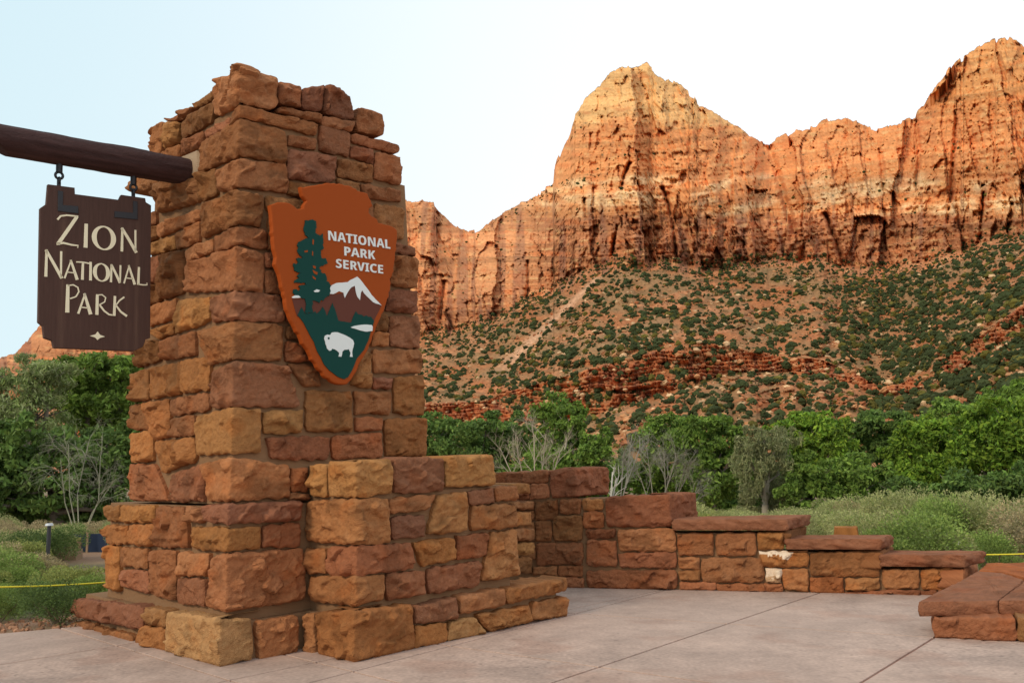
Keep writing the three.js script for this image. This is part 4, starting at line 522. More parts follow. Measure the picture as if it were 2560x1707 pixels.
  while (spots.length < 24000 && tries++ < 360000) {
    const left = rnd() < 0.03, px = left ? rr(180, 340) : rr(960, 2600), ys = skyY(px); const onCliff = rnd() < 0.2, py = onCliff ? rr(ys + 2, footY(px)) : rr(footY(px) - 34, 1130); const m = mountainPoint(px, py); let den;
    const cl = fbm(m.X / 46, m.Yh / 17, 41, 4);
    if (m.zone === 1) den = 0.05 + 0.4 * (1 - m.lf); else if (m.zone === 3) den = m.t < 0.03 ? 0.8 : m.t < 0.1 ? 0.7 * sm(-0.14, 0.14, cl) + 0.2 : 0.06 * sm(0.0, 0.3, N(m.X / 90, m.Yh / 26, 42)) + (m.t > 0.985 ? 0.1 : 0) + (px > 1180 && px < 1390 && m.t > 0.9 ? 0.5 : 0) + (px > 1385 && px < 1500 && Math.abs(py - (470 - (px - 1385) * 0.33)) < 14 ? 0.9 : 0) + (Math.abs(m.t - 0.42) < 0.012 ? 0.12 : 0);
    else if (m.zone === 2) den = 0.2 + 0.9 * sm(-0.1, 0.14, cl + 0.16 * (m.t > 0.8 ? 1 : 0) + 0.19 * sm(1960, 2160, px + 80 * cl) - 0.05 * sm(1640, 1760, px)) ; else den = 0.17 + 0.3 * sm(0.05, 0.3, cl) + (px > 2150 ? 0.4 : 0);
    if (m.zone < 3) den *= 0.12 + 1.7 * sm(-0.08, 0.1, fbm(m.X / 15, m.Yh / 7, 44, 4)) + 0.7 * sm(2040, 2190, px + 60 * cl - (py - 700) * 0.3) * sm(2420, 2280, px) * sm(930, 860, py);
    if (Math.abs(px - (1500 - (py - 690) * 1.05)) < 8 + (py - 690) * 0.05 && py < 930 && py > 690) den *= 0.08;
    if (rnd() < den) spots.push([m, Math.pow(rnd(), 1.6)]);
  }
  const mat = new THREE.MeshPhysicalMaterial({ color: 0xffffff, roughness: 1, specularIntensity: 0.2 });
  { const g = new THREE.IcosahedronGeometry(1, 1), p = g.attributes.position; for (let i = 0; i < p.count; i++) { const v = V3(p.getX(i), p.getY(i), p.getZ(i)), q = 1 + 0.6 * N(v.x * 1.3, v.y * 1.3, v.z * 1.3); p.setXYZ(i, v.x * q * 1.3, v.y * q * 0.75, v.z * q); } const gg = g; gg.computeVertexNormals();
    const n = 4200, im = new THREE.InstancedMesh(gg, mat, n), o = new THREE.Object3D(); for (let i = 0; i < n; i++) { const px = rr(960, 2600), py = rr(footY(px) - 4, 1120), m = mountainPoint(px, py), s = 0.5 + 2.2 * Math.pow(rnd(), 3.5); o.position.set(m.x, m.y, m.z); o.rotation.set(rr(-0.4, 0.4), rnd() * 6.28, rr(-0.4, 0.4)); o.scale.setScalar(s); o.updateMatrix(); im.setMatrixAt(i, o.matrix); const k = rr(0.7, 1.2), w = rnd(); im.setColorAt(i, w < 0.5 ? C(0.5 * k, 0.24 * k, 0.11 * k) : w < 0.8 ? C(0.62 * k, 0.4 * k, 0.22 * k) : C(0.4 * k, 0.14 * k, 0.06 * k)); } im.name = 'hillside_boulders'; im.castShadow = im.receiveShadow = true; tag(im, 'pale fallen boulders strewn over the slopes under the cliffs', 'boulders', null, 'stuff'); scene.add(im); }
  for (let k = 0; k < 3; k++) { const mine = spots.filter((_, i) => i % 3 === k), im = new THREE.InstancedMesh(clump(k), mat, mine.length), o = new THREE.Object3D(); mine.forEach(([m, q], i) => { const s = (0.45 + 2.3 * q * q) * (m.zone === 3 ? 0.8 : 1); o.position.set(m.x, m.y, m.z); o.rotation.set(0, rnd() * 6.28, 0); o.scale.set(s * rr(0.8, 1.4), s * rr(0.8, 1.3), s * rr(0.8, 1.4)); o.updateMatrix(); im.setMatrixAt(i, o.matrix); const t = rr(0.65, 1.35), yel = rnd() < 0.2 ? 1 : 0; im.setColorAt(i, C(lerp(0.046, 0.11, yel) * t, lerp(0.058, 0.095, yel) * t, 0.022 * t)); });
    im.name = numbered('hillside_shrubs'); im.castShadow = im.receiveShadow = true; tag(im, ['dark green junipers and scrub scattered over the rocky slopes under the cliffs', 'scrub oak and juniper dotting the red slopes below the cliffs', 'low dark bushes spread across the stony mountain slopes'][k], 'shrubs', null, 'stuff'); scene.add(im); }
}
// ------------------------------------------------------------------ trees and bushes
const leafMat = new THREE.MeshPhysicalMaterial({ specularIntensity: 0.4, vertexColors: true, roughness: 0.9, side: THREE.DoubleSide, transmission: 0.3, thickness: 0 });
const barkMat = new THREE.MeshStandardMaterial({ vertexColors: true, roughness: 1 });
const atDepth = (px, py, d) => { const r = ray(px, py); return r.multiplyScalar(d / Math.hypot(r.x, r.z)).add(ORI); };
class Limbs { constructor(c) { this.p = []; this.c = []; this.i = []; this.col = c; }
  add(pts, r0, r1, sides = 6) { const n = pts.length; let base = this.p.length / 3; const up = V3(0.3, 0.2, 0.9).normalize();
    for (let k = 0; k < n; k++) { const d = pts[Math.min(n - 1, k + 1)].clone().sub(pts[Math.max(0, k - 1)]).normalize(), a = d.clone().cross(up).normalize(), b = d.clone().cross(a), r = lerp(r0, r1, k / (n - 1)), g = 0.8 + 0.4 * rnd(); for (let s = 0; s < sides; s++) { const t = s / sides * 6.2832; this.p.push(pts[k].x + (a.x * Math.cos(t) + b.x * Math.sin(t)) * r, pts[k].y + (a.y * Math.cos(t) + b.y * Math.sin(t)) * r, pts[k].z + (a.z * Math.cos(t) + b.z * Math.sin(t)) * r); this.c.push(this.col[0] * g, this.col[1] * g, this.col[2] * g); } }
    for (let k = 0; k < n - 1; k++) for (let s = 0; s < sides; s++) { const a = base + k * sides + s, b = base + k * sides + (s + 1) % sides; this.i.push(a, b, a + sides, b, b + sides, a + sides); } }
  branch(p, d, len, r, lv, spread, droop, keep = 3) { const n = 5, pts = [p.clone()]; const q = p.clone(), dir = d.clone(); for (let k = 0; k < n; k++) { dir.add(V3(rr(-1, 1), rr(-0.6, 0.8) - droop, rr(-1, 1)).multiplyScalar(0.2)).normalize(); q.addScaledVector(dir, len / n); pts.push(q.clone()); } this.add(pts, r, r * 0.5, lv > 2 ? 7 : 4); if (lv <= 0) return; const m = keep + (rnd() < 0.5 ? 1 : 0); for (let k = 0; k < m; k++) { const at = pts[2 + Math.floor(rnd() * (n - 1))], dd = dir.clone().add(V3(rr(-1, 1), rr(-0.5, 0.7) - droop, rr(-1, 1)).multiplyScalar(spread)).normalize(); this.branch(at, dd, len * rr(0.5, 0.78), r * 0.5, lv - 1, spread, droop, keep); } }
  geo() { return geoFrom(this.p, this.i, this.c); } }
// leaves: many small faces spread through the lobes, denser towards their outside
function leafCloud(lobes, count, size, tones, hang = 0) {
  const pos = [], col = [], nrm = [], tot = lobes.reduce((a, l) => a + l.r * l.ry, 0);
  for (const l of lobes) {
    const n = Math.round(count * l.r * l.ry / tot), sub = []; const ns = 16 + Math.round(rnd() * 8); for (let k = 0; k < ns; k++) { const v = V3(rr(-1, 1), rr(-1, 1), rr(-1, 1)).normalize(); sub.push([v.multiplyScalar(rr(0.5, 0.92)), rr(0.24, 0.46), rr(0.7, 1.3)]); }
    for (let k = 0; k < n; k++) {
      const [sc, sr, tone] = sub[Math.floor(rnd() * ns)], v = V3(rr(-1, 1), rr(-1, 1), rr(-1, 1)).normalize(), rad = sr * Math.pow(rnd(), 0.4); const q = V3(sc.x + v.x * rad, sc.y + v.y * rad * 0.85, sc.z + v.z * rad);
      const c = V3(l.c.x + q.x * l.r, l.c.y + q.y * l.ry, l.c.z + q.z * l.r * 0.9);
      const s = size * rr(0.6, 1.5), a = V3(rr(-1, 1), rr(-1, 1) - hang, rr(-1, 1)).normalize(), w = V3(rr(-1, 1), rr(-1, 1), rr(-1, 1)).cross(a).normalize().multiplyScalar(s * (hang ? 0.22 : 0.42)); a.multiplyScalar(s);
      pos.push(c.x - a.x, c.y - a.y, c.z - a.z, c.x + w.x, c.y + w.y, c.z + w.z, c.x + a.x, c.y + a.y, c.z + a.z, c.x - a.x, c.y - a.y, c.z - a.z, c.x + a.x, c.y + a.y, c.z + a.z, c.x - w.x, c.y - w.y, c.z - w.z);
      const T = tones[Math.floor(rnd() * tones.length)], g = tone * rr(0.75, 1.25); for (let m = 0; m < 6; m++) col.push(T[0] * g, T[1] * g, T[2] * g);
    } }
  return geoFrom(pos, null, col);
}
const GREEN = { bright: [[0.18, 0.29, 0.028], [0.23, 0.33, 0.032], [0.135, 0.245, 0.024]], mid: [[0.16, 0.255, 0.035], [0.2, 0.29, 0.05], [0.125, 0.215, 0.03]], dark: [[0.115, 0.195, 0.038], [0.15, 0.225, 0.045], [0.095, 0.165, 0.034]], olive: [[0.25, 0.26, 0.11], [0.29, 0.29, 0.14], [0.2, 0.23, 0.09]], soft: [[0.26, 0.31, 0.11], [0.2, 0.27, 0.075], [0.3, 0.33, 0.15]], grey: [[0.22, 0.2, 0.13], [0.18, 0.17, 0.11]] };
function tree(name, label, d, basePx, lobesPx, tone, count, size, group, opt = {}) {
  const bp = atDepth(basePx, 1285, d); bp.y = groundY(bp.x, bp.z) - 0.05; const t = thing(name, label, 'tree', bp, group);
  const k = d / F, lobes = lobesPx.map(([x, y, rx, ry]) => { const c = atDepth(x, y, d + rr(-1, 1) * rx * k * 0.8); return { c, r: rx * k * 1.08, ry: ry * k * 1.05 }; }); for (const l of lobes.slice()) for (let q = 0; q < 4; q++) { const a = rr(0, 6.28), e = rr(0.8, 1.12), z = rr(-0.7, 0.7); lobes.push({ c: V3(l.c.x + Math.cos(a) * l.r * e, l.c.y + Math.sin(a) * l.ry * e, l.c.z + z * l.r), r: l.r * rr(0.22, 0.42), ry: l.ry * rr(0.22, 0.42) }); }
  const L = new Limbs(opt.bark || [0.16, 0.13, 0.1]); const topY = Math.max(...lobes.slice(0, lobesPx.length).map((l) => l.c.y)), fork = bp.clone().lerp(V3(lobes[0].c.x, topY, lobes[0].c.z), 0.3); L.add([bp, bp.clone().lerp(fork, 0.5).add(V3(rr(-0.15, 0.15), 0, 0)), fork], 0.26, 0.17, 8);
  const limbs = new Limbs(opt.bark || [0.16, 0.13, 0.1]); for (const l of lobes.slice(0, lobesPx.length)) { const m = fork.clone().lerp(l.c, 0.5).add(V3(rr(-0.4, 0.4), rr(0, 0.5), rr(-0.4, 0.4))); limbs.add([fork, m, l.c], 0.12, 0.04, 6); for (let q = 0; q < 5; q++) limbs.add([l.c.clone().lerp(m, 0.3), l.c.clone().add(V3(rr(-1, 1) * l.r, rr(-0.6, 1) * l.ry, rr(-1, 1) * l.r).multiplyScalar(0.8))], 0.035, 0.012, 4); }
  part(t, 'trunk', L.geo(), barkMat); part(t, 'limbs', limbs.geo(), barkMat); part(t, 'crown', leafCloud(lobes, count * 1.35, size * 0.92, GREEN[tone], opt.hang || 0), leafMat); return t;
}
const gC = 'cottonwood trees beyond the plaza';
tree('cottonwood_tree', 'low dark green tree showing beside the pillar edge', 75, 1090, [[1090, 1090, 60, 48], [1150, 1115, 60, 50], [1060, 1150, 70, 65], [1130, 1180, 60, 60]], 'dark', 9000, 0.2, gC);
tree('cottonwood_tree', 'broad dark green tree left of the bright topped tree', 70, 1220, [[1215, 1076, 72, 38], [1275, 1094, 50, 48], [1190, 1130, 80, 70], [1290, 1160, 60, 70], [1220, 1200, 80, 60]], 'dark', 11000, 0.2, gC);
tree('cottonwood_tree', 'bright green topped tree with bare pale limbs below its crown', 64, 1390, [[1385, 1022, 44, 32], [1422, 1046, 40, 44], [1352, 1034, 28, 26], [1405, 1092, 48, 46], [1330, 1150, 60, 60], [1440, 1140, 50, 70], [1380, 1190, 70, 60]], 'mid', 12000, 0.17, gC, { bark: [0.4, 0.34, 0.27] });
tree('cottonwood_tree', 'small upright yellow green tree between grey bare trees', 58, 1480, [[1478, 1112, 28, 34], [1492, 1152, 44, 44], [1462, 1195, 50, 45], [1512, 1094, 14, 26], [1500, 1240, 60, 45]], 'mid', 8000, 0.16, gC);
tree('cottonwood_tree', 'green tree with a flat rounded top behind the grey twiggy tree', 68, 1670, [[1660, 1066, 45, 28], [1692, 1092, 50, 40], [1640, 1112, 50, 45], [1700, 1160, 75, 65], [1620, 1190, 70, 60]], 'mid', 11000, 0.18, gC);
tree('cottonwood_tree', 'mid green tree between the grey tree and the feathery olive tree', 64, 1790, [[1770, 1072, 55, 34], [1822, 1102, 48, 45], [1745, 1124, 60, 60], [1805, 1176, 60, 60], [1848, 1112, 24, 34], [1760, 1220, 70, 60]], 'mid', 12000, 0.18, gC);
tree('cottonwood_tree', 'bright green rounded tree behind the feathery olive tree', 66, 2045, [[1985, 1066, 44, 28], [2042, 1078, 60, 40], [2090, 1112, 45, 45], [2050, 1152, 60, 50], [1990, 1124, 40, 40], [2100, 1160, 60, 60]], 'bright', 14000, 0.18, gC);
tree('cottonwood_tree', 'dense leafy undergrowth tree standing over the sage flat', 50, 2080, [[2040, 1202, 55, 48], [2112, 1192, 60, 48], [2000, 1245, 50, 50], [2080, 1255, 75, 45], [2165, 1225, 50, 60], [2180, 1260, 60, 40]], 'mid', 15000, 0.14, gC);
tree('cottonwood_tree', 'darker green tree with a wide domed crown in the second row', 74, 2220, [[2210, 1054, 66, 30], [2180, 1092, 50, 35], [2262, 1080, 46, 35], [2230, 1124, 62, 42], [2200, 1180, 80, 60]], 'dark', 12000, 0.2, gC);
tree('cottonwood_tree', 'bright green tree with bulging crown in front of the domed one', 58, 2310, [[2300, 1092, 50, 40], [2272, 1134, 45, 45], [2332, 1122, 50, 50], [2292, 1182, 60, 50], [2352, 1078, 45, 30], [2370, 1180, 60, 60]], 'bright', 15000, 0.16, gC);
tree('cottonwood_tree', 'tall bright green tree with several crowns at the treeline end', 54, 2500, [[2462, 1052, 58, 38], [2522, 1034, 60, 44], [2440, 1112, 55, 50], [2502, 1112, 60, 55], [2562, 1092, 60, 60], [2472, 1182, 70, 60], [2542, 1182, 60, 70], [2610, 1055, 70, 60], [2620, 1150, 80, 80]], 'bright', 22000, 0.15, gC);
tree('cottonwood_tree', 'dark shrubby tree mass low over the sage flat', 48, 2440, [[2400, 1240, 70, 55], [2470, 1250, 70, 48], [2540, 1240, 60, 60], [2330, 1252, 60, 42], [2250, 1248, 50, 45], [2620, 1230, 70, 70]], 'dark', 17000, 0.14, gC);
tree('cottonwood_tree', 'highest green tree standing at the back of the treeline end', 84, 2560, [[2560, 1002, 70, 42], [2485, 1012, 48, 28], [2620, 990, 70, 60], [2540, 1060, 80, 50], [2400, 1040, 60, 34]], 'mid', 11000, 0.2, gC);
tree('cottonwood_tree', 'long low dark thicket along the foot of the treeline', 76, 1500, [[1100, 1230, 70, 70], [1210, 1240, 80, 60], [1320, 1245, 80, 60], [1430, 1240, 80, 60], [1540, 1235, 80, 65], [1650, 1240, 80, 60], [1760, 1245, 80, 55], [1870, 1240, 80, 60], [1970, 1240, 70, 60], [1560, 1180, 60, 40], [1840, 1180, 60, 50]], 'dark', 22000, 0.2, gC);
tree('olive_tree', 'pale olive feathery tree with thin upright stems', 50, 1915, [[1905, 1098, 38, 34], [1935, 1130, 48, 60], [1882, 1172, 40, 70], [1950, 1185, 45, 80], [1905, 1245, 55, 45], [1860, 1140, 26, 40]], 'olive', 15000, 0.12, 'feathery trees', { bark: [0.3, 0.26, 0.19], hang: 0.8 });
const gL = 'tamarisk trees left of the pillar';
tree('tamarisk_tree', 'leafy green tree rising behind the bottom of the hanging sign', 36, 230, [[210, 926, 70, 42], [272, 952, 55, 55], [302, 1012, 40, 60], [240, 1012, 60, 60], [180, 984, 50, 60], [316, 926, 36, 40], [330, 1080, 40, 70]], 'mid', 16000, 0.11, gL);
tree('tamarisk_tree', 'soft grey green tree by the picture side of the hanging sign tree', 33, 60, [[62, 962, 70, 56], [122, 934, 58, 42], [20, 1012, 60, 60], [92, 1034, 80, 60], [30, 1092, 70, 60], [-45, 955, 60, 70], [-60, 1080, 70, 90]], 'soft', 17000, 0.1, gL, { hang: 0.5 });
tree('tamarisk_tree', 'low dark green thicket under the two taller trees left of the pillar', 30, 150, [[90, 1142, 80, 68], [202, 1122, 70, 60], [20, 1182, 70, 70], [272, 1134, 50, 60], [132, 1222, 80, 50], [302, 1212, 50, 70], [40, 1250, 60, 40], [222, 1225, 60, 52], [340, 1150, 40, 80], [-50, 1200, 70, 80], [0, 1285, 60, 30], [80, 1290, 60, 30], [160, 1285, 60, 30], [240, 1285, 60, 32], [320, 1280, 60, 36], [-70, 1280, 60, 40]], 'dark', 26000, 0.1, gL);
// leafless trees
function bareTree(label, d, basePx, baseY, stems, col, lv, len, spread, droop, r, keep) {
  const bp = atDepth(basePx, 1285, d); bp.y = groundY(bp.x, bp.z) - 0.05; const t = thing('bare_tree', label, 'tree', bp, 'leafless grey trees'); const tr = new Limbs(col), br = new Limbs(col);
  for (const [x, y, dx] of stems) { const q = atDepth(x, y, d + dx), m = bp.clone().lerp(q, 0.5).add(V3(rr(-0.2, 0.2), 0, rr(-0.2, 0.2))); tr.add([bp, bp.clone().lerp(m, 0.5), m, q], r, r * 0.5, 7); const dir = q.clone().sub(m).normalize(); for (let k = 0; k < 5; k++) { const at = m.clone().lerp(q, rr(0.1, 1)); br.branch(at, dir.clone().add(V3(rr(-1, 1), rr(-0.4, 0.6), rr(-1, 1)).multiplyScalar(spread)).normalize(), len * rr(0.7, 1.2), r * 0.42, lv, spread, droop, keep); } }
  part(t, 'trunk', tr.geo(), barkMat); part(t, 'branches', br.geo(), barkMat); }
bareTree('pale leafless tree with spreading forked branches in front of the bright topped tree', 52, 1336, 1200, [[1290, 1110, 0.5], [1335, 1090, -0.5], [1365, 1085, 0], [1400, 1130, 0.3], [1250, 1120, 0]], [0.4, 0.33, 0.24], 3, 1.0, 0.8, 0.0, 0.055, 3);
bareTree('grey leafless tree leaning sideways with a whitish trunk', 50, 1535, 1240, [[1580, 1090, 0], [1600, 1120, 0.6], [1560, 1130, -0.4]], [0.27, 0.25, 0.2], 3, 0.95, 0.65, 0.05, 0.045, 3);
bareTree('dense grey twiggy tree standing above the stepped wall', 53, 1650, 1260, [[1620, 1140, 0], [1660, 1120, 0.5], [1690, 1150, -0.3], [1720, 1190, 0], [1600, 1190, 0.4], [1750, 1220, 0]], [0.26, 0.235, 0.18], 3, 1.25, 0.7, 0.12, 0.045, 4);
bareTree('bone white broken snag beside the stepped wall', 30, 1530, 1220, [[1542, 1195, 0], [1532, 1180, 0.1]], [0.5, 0.47, 0.4], 1, 0.4, 0.6, 0, 0.05, 2);
bareTree('drooping grey leafless branches hanging in the thicket left of the pillar', 27, 200, 1260, [[170, 1110, 0], [220, 1105, 0.3], [250, 1140, 0], [285, 1200, -0.2], [150, 1150, 0]], [0.27, 0.26, 0.18], 3, 0.7, 0.8, 0.35, 0.02, 3);
// rounded desert bushes: five kinds, copied over the flats
function bushProto(tones, n, fine) { const pos = [], col = [], g0 = []; for (let k = 0; k < 14; k++) { const a = rr(0, 6.28), q = rr(0, 0.7); g0.push([Math.cos(a) * q * 0.8, rr(0.25, 0.7), Math.sin(a) * q * 0.8, rr(0.22, 0.4), rr(0.75, 1.25)]); }
  for (let k = 0; k < n; k++) { const [cx, cy, cz, r, tn] = g0[Math.floor(rnd() * 14)], v = V3(rr(-1, 1), rr(-0.5, 1), rr(-1, 1)).normalize(), q = r * Math.pow(rnd(), 0.16), c = V3(cx + v.x * q, Math.max(0.02, cy + v.y * q), cz + v.z * q), a = v.clone().add(V3(rr(-1, 1), rr(0, 1.4), rr(-1, 1)).multiplyScalar(0.6)).normalize().multiplyScalar(fine * rr(0.8, 1.7)), w = V3(rr(-1, 1), rr(-1, 1), rr(-1, 1)).cross(a).normalize().multiplyScalar(fine * rr(0.3, 0.6)); pos.push(c.x - w.x, c.y - w.y, c.z - w.z, c.x + w.x, c.y + w.y, c.z + w.z, c.x + a.x, c.y + a.y, c.z + a.z); const T = tones[Math.floor(rnd() * tones.length)], g = tn * rr(0.7, 1.3); for (let m = 0; m < 3; m++) col.push(T[0] * g, T[1] * g, T[2] * g); }
  return geoFrom(pos, null, col); }
const stemsGeo = () => { const L = new Limbs([0.2, 0.15, 0.1]); for (let k = 0; k < 9; k++) { const a = rr(0, 6.28); L.add([V3(0, -0.1, 0), V3(Math.cos(a) * 0.2, 0.2, Math.sin(a) * 0.2), V3(Math.cos(a) * 0.45, 0.5, Math.sin(a) * 0.45)], 0.025, 0.01, 4); } return L.geo(); };
const BUSH = [['sage_bush', 'pale rounded sage bush', [[0.36, 0.38, 0.15], [0.43, 0.42, 0.19], [0.29, 0.33, 0.11]]], ['sage_bush', 'soft green desert bush', [[0.21, 0.3, 0.065], [0.26, 0.34, 0.085]]], ['rabbit_brush', 'yellow green rabbitbrush', [[0.34, 0.35, 0.09], [0.28, 0.33, 0.09], [0.32, 0.34, 0.1]]], ['dry_bush', 'straw tan dry bush', [[0.46, 0.36, 0.2], [0.36, 0.3, 0.15]]], ['green_bush', 'dark green low bush', [[0.1, 0.16, 0.04], [0.13, 0.19, 0.05]]]]
  .map(([name, label, tones]) => ({ name, label, leaf: bushProto(tones, 9500, 0.026), stem: stemsGeo() }));
function bush(kind, px, d, size, where, group) { const B0 = BUSH[kind], p = atDepth(px, 1285, d); p.y = groundY(p.x, p.z); if (outside(p.x, p.z) < 0.35) return; const g = thing(B0.name, B0.label + ' ' + where, 'bush', p, group); for (const [n, geo, m] of [['foliage', B0.leaf, leafMat], ['stems', B0.stem, barkMat]]) { const q = new THREE.Mesh(geo, m); q.name = n; q.castShadow = q.receiveShadow = true; g.add(q); } g.rotation.y = rr(0, 6.28); g.scale.set(size * rr(0.9, 1.25), size * rr(0.8, 1.05), size * rr(0.9, 1.25)); }
for (let k = 0; k < 120; k++) { const d = 12.6 + 34 * Math.pow((k + rnd()) / 120, 0.85), px = rr(d < 15 ? 2150 : 1580, 2680), q = rnd(), kind = q < 0.6 ? 0 : q < 0.76 ? 1 : q < 0.86 ? 2 : q < 0.97 ? 3 : 4; if (d < 14.6 && px > 2380) continue; bush(kind, px, d, rr(0.75, 1.3), d < 17 ? 'close behind the stepped wall' : d < 30 ? 'amid the flat beyond the stepped wall' : 'at the foot of the treeline beyond the flat', 'bushes beyond the stepped wall'); }
for (let k = 0; k < 58; k++) { const d = 11 + 17 * Math.pow((k + rnd()) / 58, 0.9), px0 = rr(-90, d > 20 ? 350 : 250), px = px0 > 125 && px0 < 290 && d > 14 && d < 24 ? px0 - 190 : px0, q = rnd(), kind = d < 13.5 ? (q < 0.55 ? 4 : 1) : d < 20 ? (q < 0.5 ? 2 : q < 0.7 ? 3 : 1) : (q < 0.4 ? 3 : q < 0.7 ? 0 : 4); bush(kind, px, d, d < 13.5 ? rr(0.45, 0.62) : rr(0.6, 0.9), d < 13.5 ? 'along the plaza edge left of the pillar' : d < 20 ? 'beyond the yellow rope left of the pillar' : 'at the foot of the thicket left of the pillar', 'bushes left of the pillar'); }
// ------------------------------------------------------------------ small things
{ // loose soil clods along the plaza edge
  const g = new THREE.IcosahedronGeometry(1, 1), p = g.attributes.position; for (let i = 0; i < p.count; i++) { const v = V3(p.getX(i), p.getY(i), p.getZ(i)); v.multiplyScalar(1 + 0.5 * N(v.x * 2, v.y * 2, v.z * 2)); p.setXYZ(i, v.x, v.y * 0.7, v.z); } g.computeVertexNormals();
  const n = 1500, im = new THREE.InstancedMesh(g, new THREE.MeshStandardMaterial({ roughness: 1 }), n), o = new THREE.Object3D();
  for (let i = 0; i < n; i++) { const t = rr(-3.5, 1.6), e = Math.pow(rnd(), 1.7) * 1.4 + 0.03, b = edgeL.clone().addScaledVector(edgeDir, t + 1.2).add(V3(edgeDir.z, 0, -edgeDir.x).multiplyScalar(e)); const s = 0.006 + 0.035 * Math.pow(rnd(), 5); o.position.set(b.x, groundY(b.x, b.z) + s * 0.3, b.z); o.rotation.set(rnd() * 6, rnd() * 6, rnd() * 6); o.scale.setScalar(s); o.updateMatrix(); im.setMatrixAt(i, o.matrix); const k = rr(0.6, 1.3); im.setColorAt(i, C(0.36 * k, 0.18 * k, 0.1 * k)); }
  im.name = 'soil_clods'; im.castShadow = im.receiveShadow = true; tag(im, 'reddish soil clods and gravel along the plaza edge', 'gravel', null, 'stuff'); scene.add(im);
}
const ropeMat = new THREE.MeshStandardMaterial({ color: C(0.75, 0.62, 0.03), roughness: 0.6 }), woodMat = new THREE.MeshStandardMaterial({ color: C(0.3, 0.2, 0.12), roughness: 0.9 });
function rope(label, a, b) { const m = a.clone().lerp(b, 0.5); m.y -= 0.03; const t = thing('boundary_rope', label, 'rope', V3(a.x, groundY(a.x, a.z), a.z), 'yellow boundary ropes'); part(t, 'rope', new THREE.TubeGeometry(new THREE.CatmullRomCurve3([a, m, b]), 40, 0.0085, 6), ropeMat); for (const p of [a, b]) { const y = groundY(p.x, p.z), g = new THREE.CylinderGeometry(0.02, 0.022, p.y - y + 0.14, 8); g.translate(p.x, (p.y + y) / 2 - 0.03, p.z); part(t, 'stake', g, woodMat); } }
rope('thin yellow rope strung low on stakes left of the pillar', atDepth(-150, 1470, 10.9), atDepth(420, 1443, 11.4));
rope('thin yellow rope strung on stakes beyond the seat wall', atDepth(2440, 1387, 13.2), atDepth(2760, 1366, 13.6));
{ const d = 24, a = atDepth(138, 1372, d), b = atDepth(300, 1368, d); a.y = groundY(a.x, a.z); b.y = groundY(b.x, b.z); const f = thing('silt_fence', 'dark blue fabric silt fence on stakes among the bushes', 'fence', a.clone()); const L = a.distanceTo(b), pos = [], uv = [], idx = [], n = 30; for (let i = 0; i <= n; i++) { const p = a.clone().lerp(b, i / n); for (const y of [0, 0.22, 0.44]) { pos.push(p.x, p.y + y * (1 + 0.03 * N(i, 1)), p.z + 0.05 * N(i * 0.5, y * 3, 2)); uv.push(i / n * L, y); } } for (let i = 0; i < n; i++) for (let k = 0; k < 2; k++) { const q = i * 3 + k; idx.push(q, q + 3, q + 1, q + 1, q + 3, q + 4); }
  part(f, 'fabric', geoFrom(pos, idx, null, uv), new THREE.MeshStandardMaterial({ color: C(0.02, 0.035, 0.07), roughness: 0.8, side: THREE.DoubleSide })); for (const t of [0, 0.5, 1]) { const p = a.clone().lerp(b, t), g = new THREE.BoxGeometry(0.04, 0.6, 0.04); g.translate(p.x, p.y + 0.26, p.z + 0.08); part(f, 'stake', g, woodMat); } }
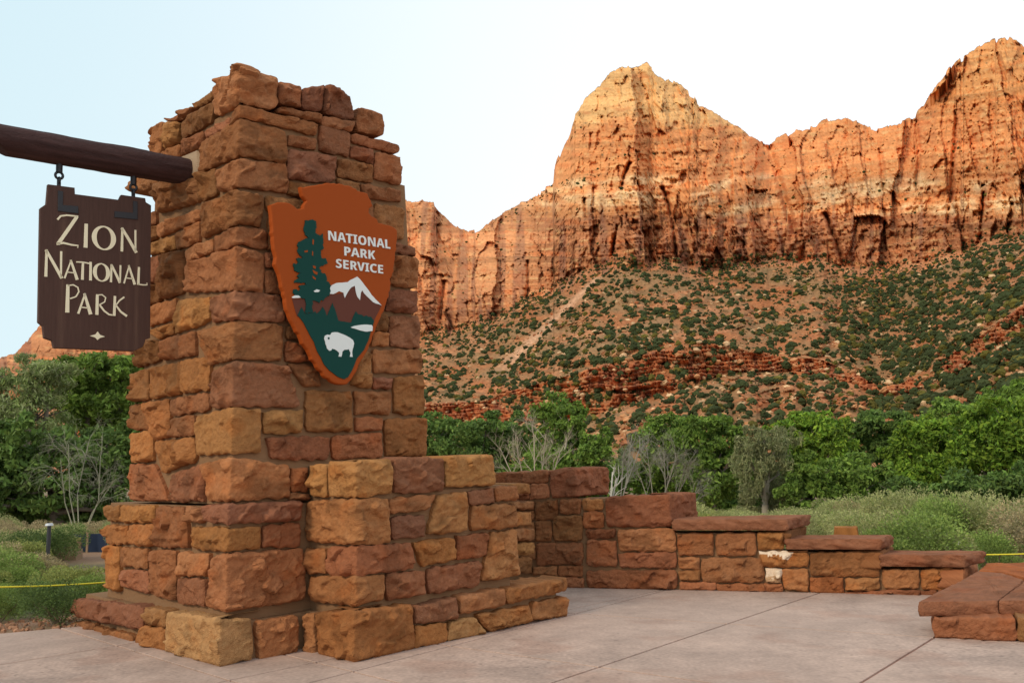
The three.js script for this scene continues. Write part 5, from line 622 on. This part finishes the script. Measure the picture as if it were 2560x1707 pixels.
{ const p = atDepth(170, 1365, 22.5); p.y = groundY(p.x, p.z); const t = thing('equipment_box', 'small red box with yellow lid lying by the dark blue fence', 'box', p.clone()); const g = new THREE.BoxGeometry(0.42, 0.2, 0.3); g.translate(p.x, p.y + 0.3, p.z); part(t, 'body', g, new THREE.MeshStandardMaterial({ color: C(0.22, 0.06, 0.05), roughness: 0.6 })); const l = new THREE.BoxGeometry(0.2, 0.06, 0.28); l.translate(p.x + 0.11, p.y + 0.43, p.z); part(t, 'lid', l, new THREE.MeshStandardMaterial({ color: C(0.4, 0.28, 0.05), roughness: 0.6 })); const b = new THREE.BoxGeometry(0.5, 0.24, 0.3); b.translate(p.x, p.y + 0.1, p.z); part(t, 'pallet', b, woodMat); }
{ const p = atDepth(121, 1330, 19), top = atDepth(121, 1311, 19).y; p.y = groundY(p.x, p.z); const t = thing('path_light', 'short dark post light with pale cap among the bushes left of the pillar', 'post', p.clone()); const g = new THREE.CylinderGeometry(0.035, 0.04, top - p.y, 10); g.translate(p.x, (top + p.y) / 2, p.z); part(t, 'post', g, new THREE.MeshStandardMaterial({ color: C(0.03, 0.03, 0.035), roughness: 0.5 })); const c = new THREE.CylinderGeometry(0.06, 0.075, 0.04, 16); c.translate(p.x, top, p.z); part(t, 'cap', c, new THREE.MeshStandardMaterial({ color: C(0.5, 0.52, 0.55), roughness: 0.4 })); }
{ const p = atDepth(2404, 1370, 16), top = atDepth(2404, 1358, 16).y; p.y = groundY(p.x, p.z); const t = thing('survey_marker', 'small red and white marker post in the bushes behind the lowest cap stone', 'marker', p.clone()); const h = top - p.y, g = new THREE.CylinderGeometry(0.05, 0.05, h, 10); g.translate(p.x, p.y + h / 2, p.z); part(t, 'post', g, new THREE.MeshStandardMaterial({ color: C(0.45, 0.06, 0.05), roughness: 0.6 })); const c = new THREE.CylinderGeometry(0.056, 0.056, 0.05, 10); c.translate(p.x, top, p.z); part(t, 'cap', c, new THREE.MeshStandardMaterial({ color: C(0.75, 0.75, 0.72), roughness: 0.6 })); }
{ // block standing behind the second cap
  const d = 12.9, a = atDepth(2085, 1319, d), b = atDepth(2146, 1316, d), gy = groundY(a.x, a.z), y1 = a.y, dir = b.clone().sub(a).setY(0), n = V3(dir.z, 0, -dir.x).normalize(); if (n.z > 0) n.negate();
  const t = thing('rock', 'single rough sandstone block standing behind the second highest cap stone', 'rock', V3(a.x, gy, a.z)); part(t, 'block', slabGeo([V3(a.x, 0, a.z), V3(b.x, 0, b.z), V3(b.x + n.x * 0.3, 0, b.z + n.z * 0.3), V3(a.x + n.x * 0.3, 0, a.z + n.z * 0.3)], gy - 0.1, y1, 'o', 0.012), matStone); }
renderer.render(scene, camera);
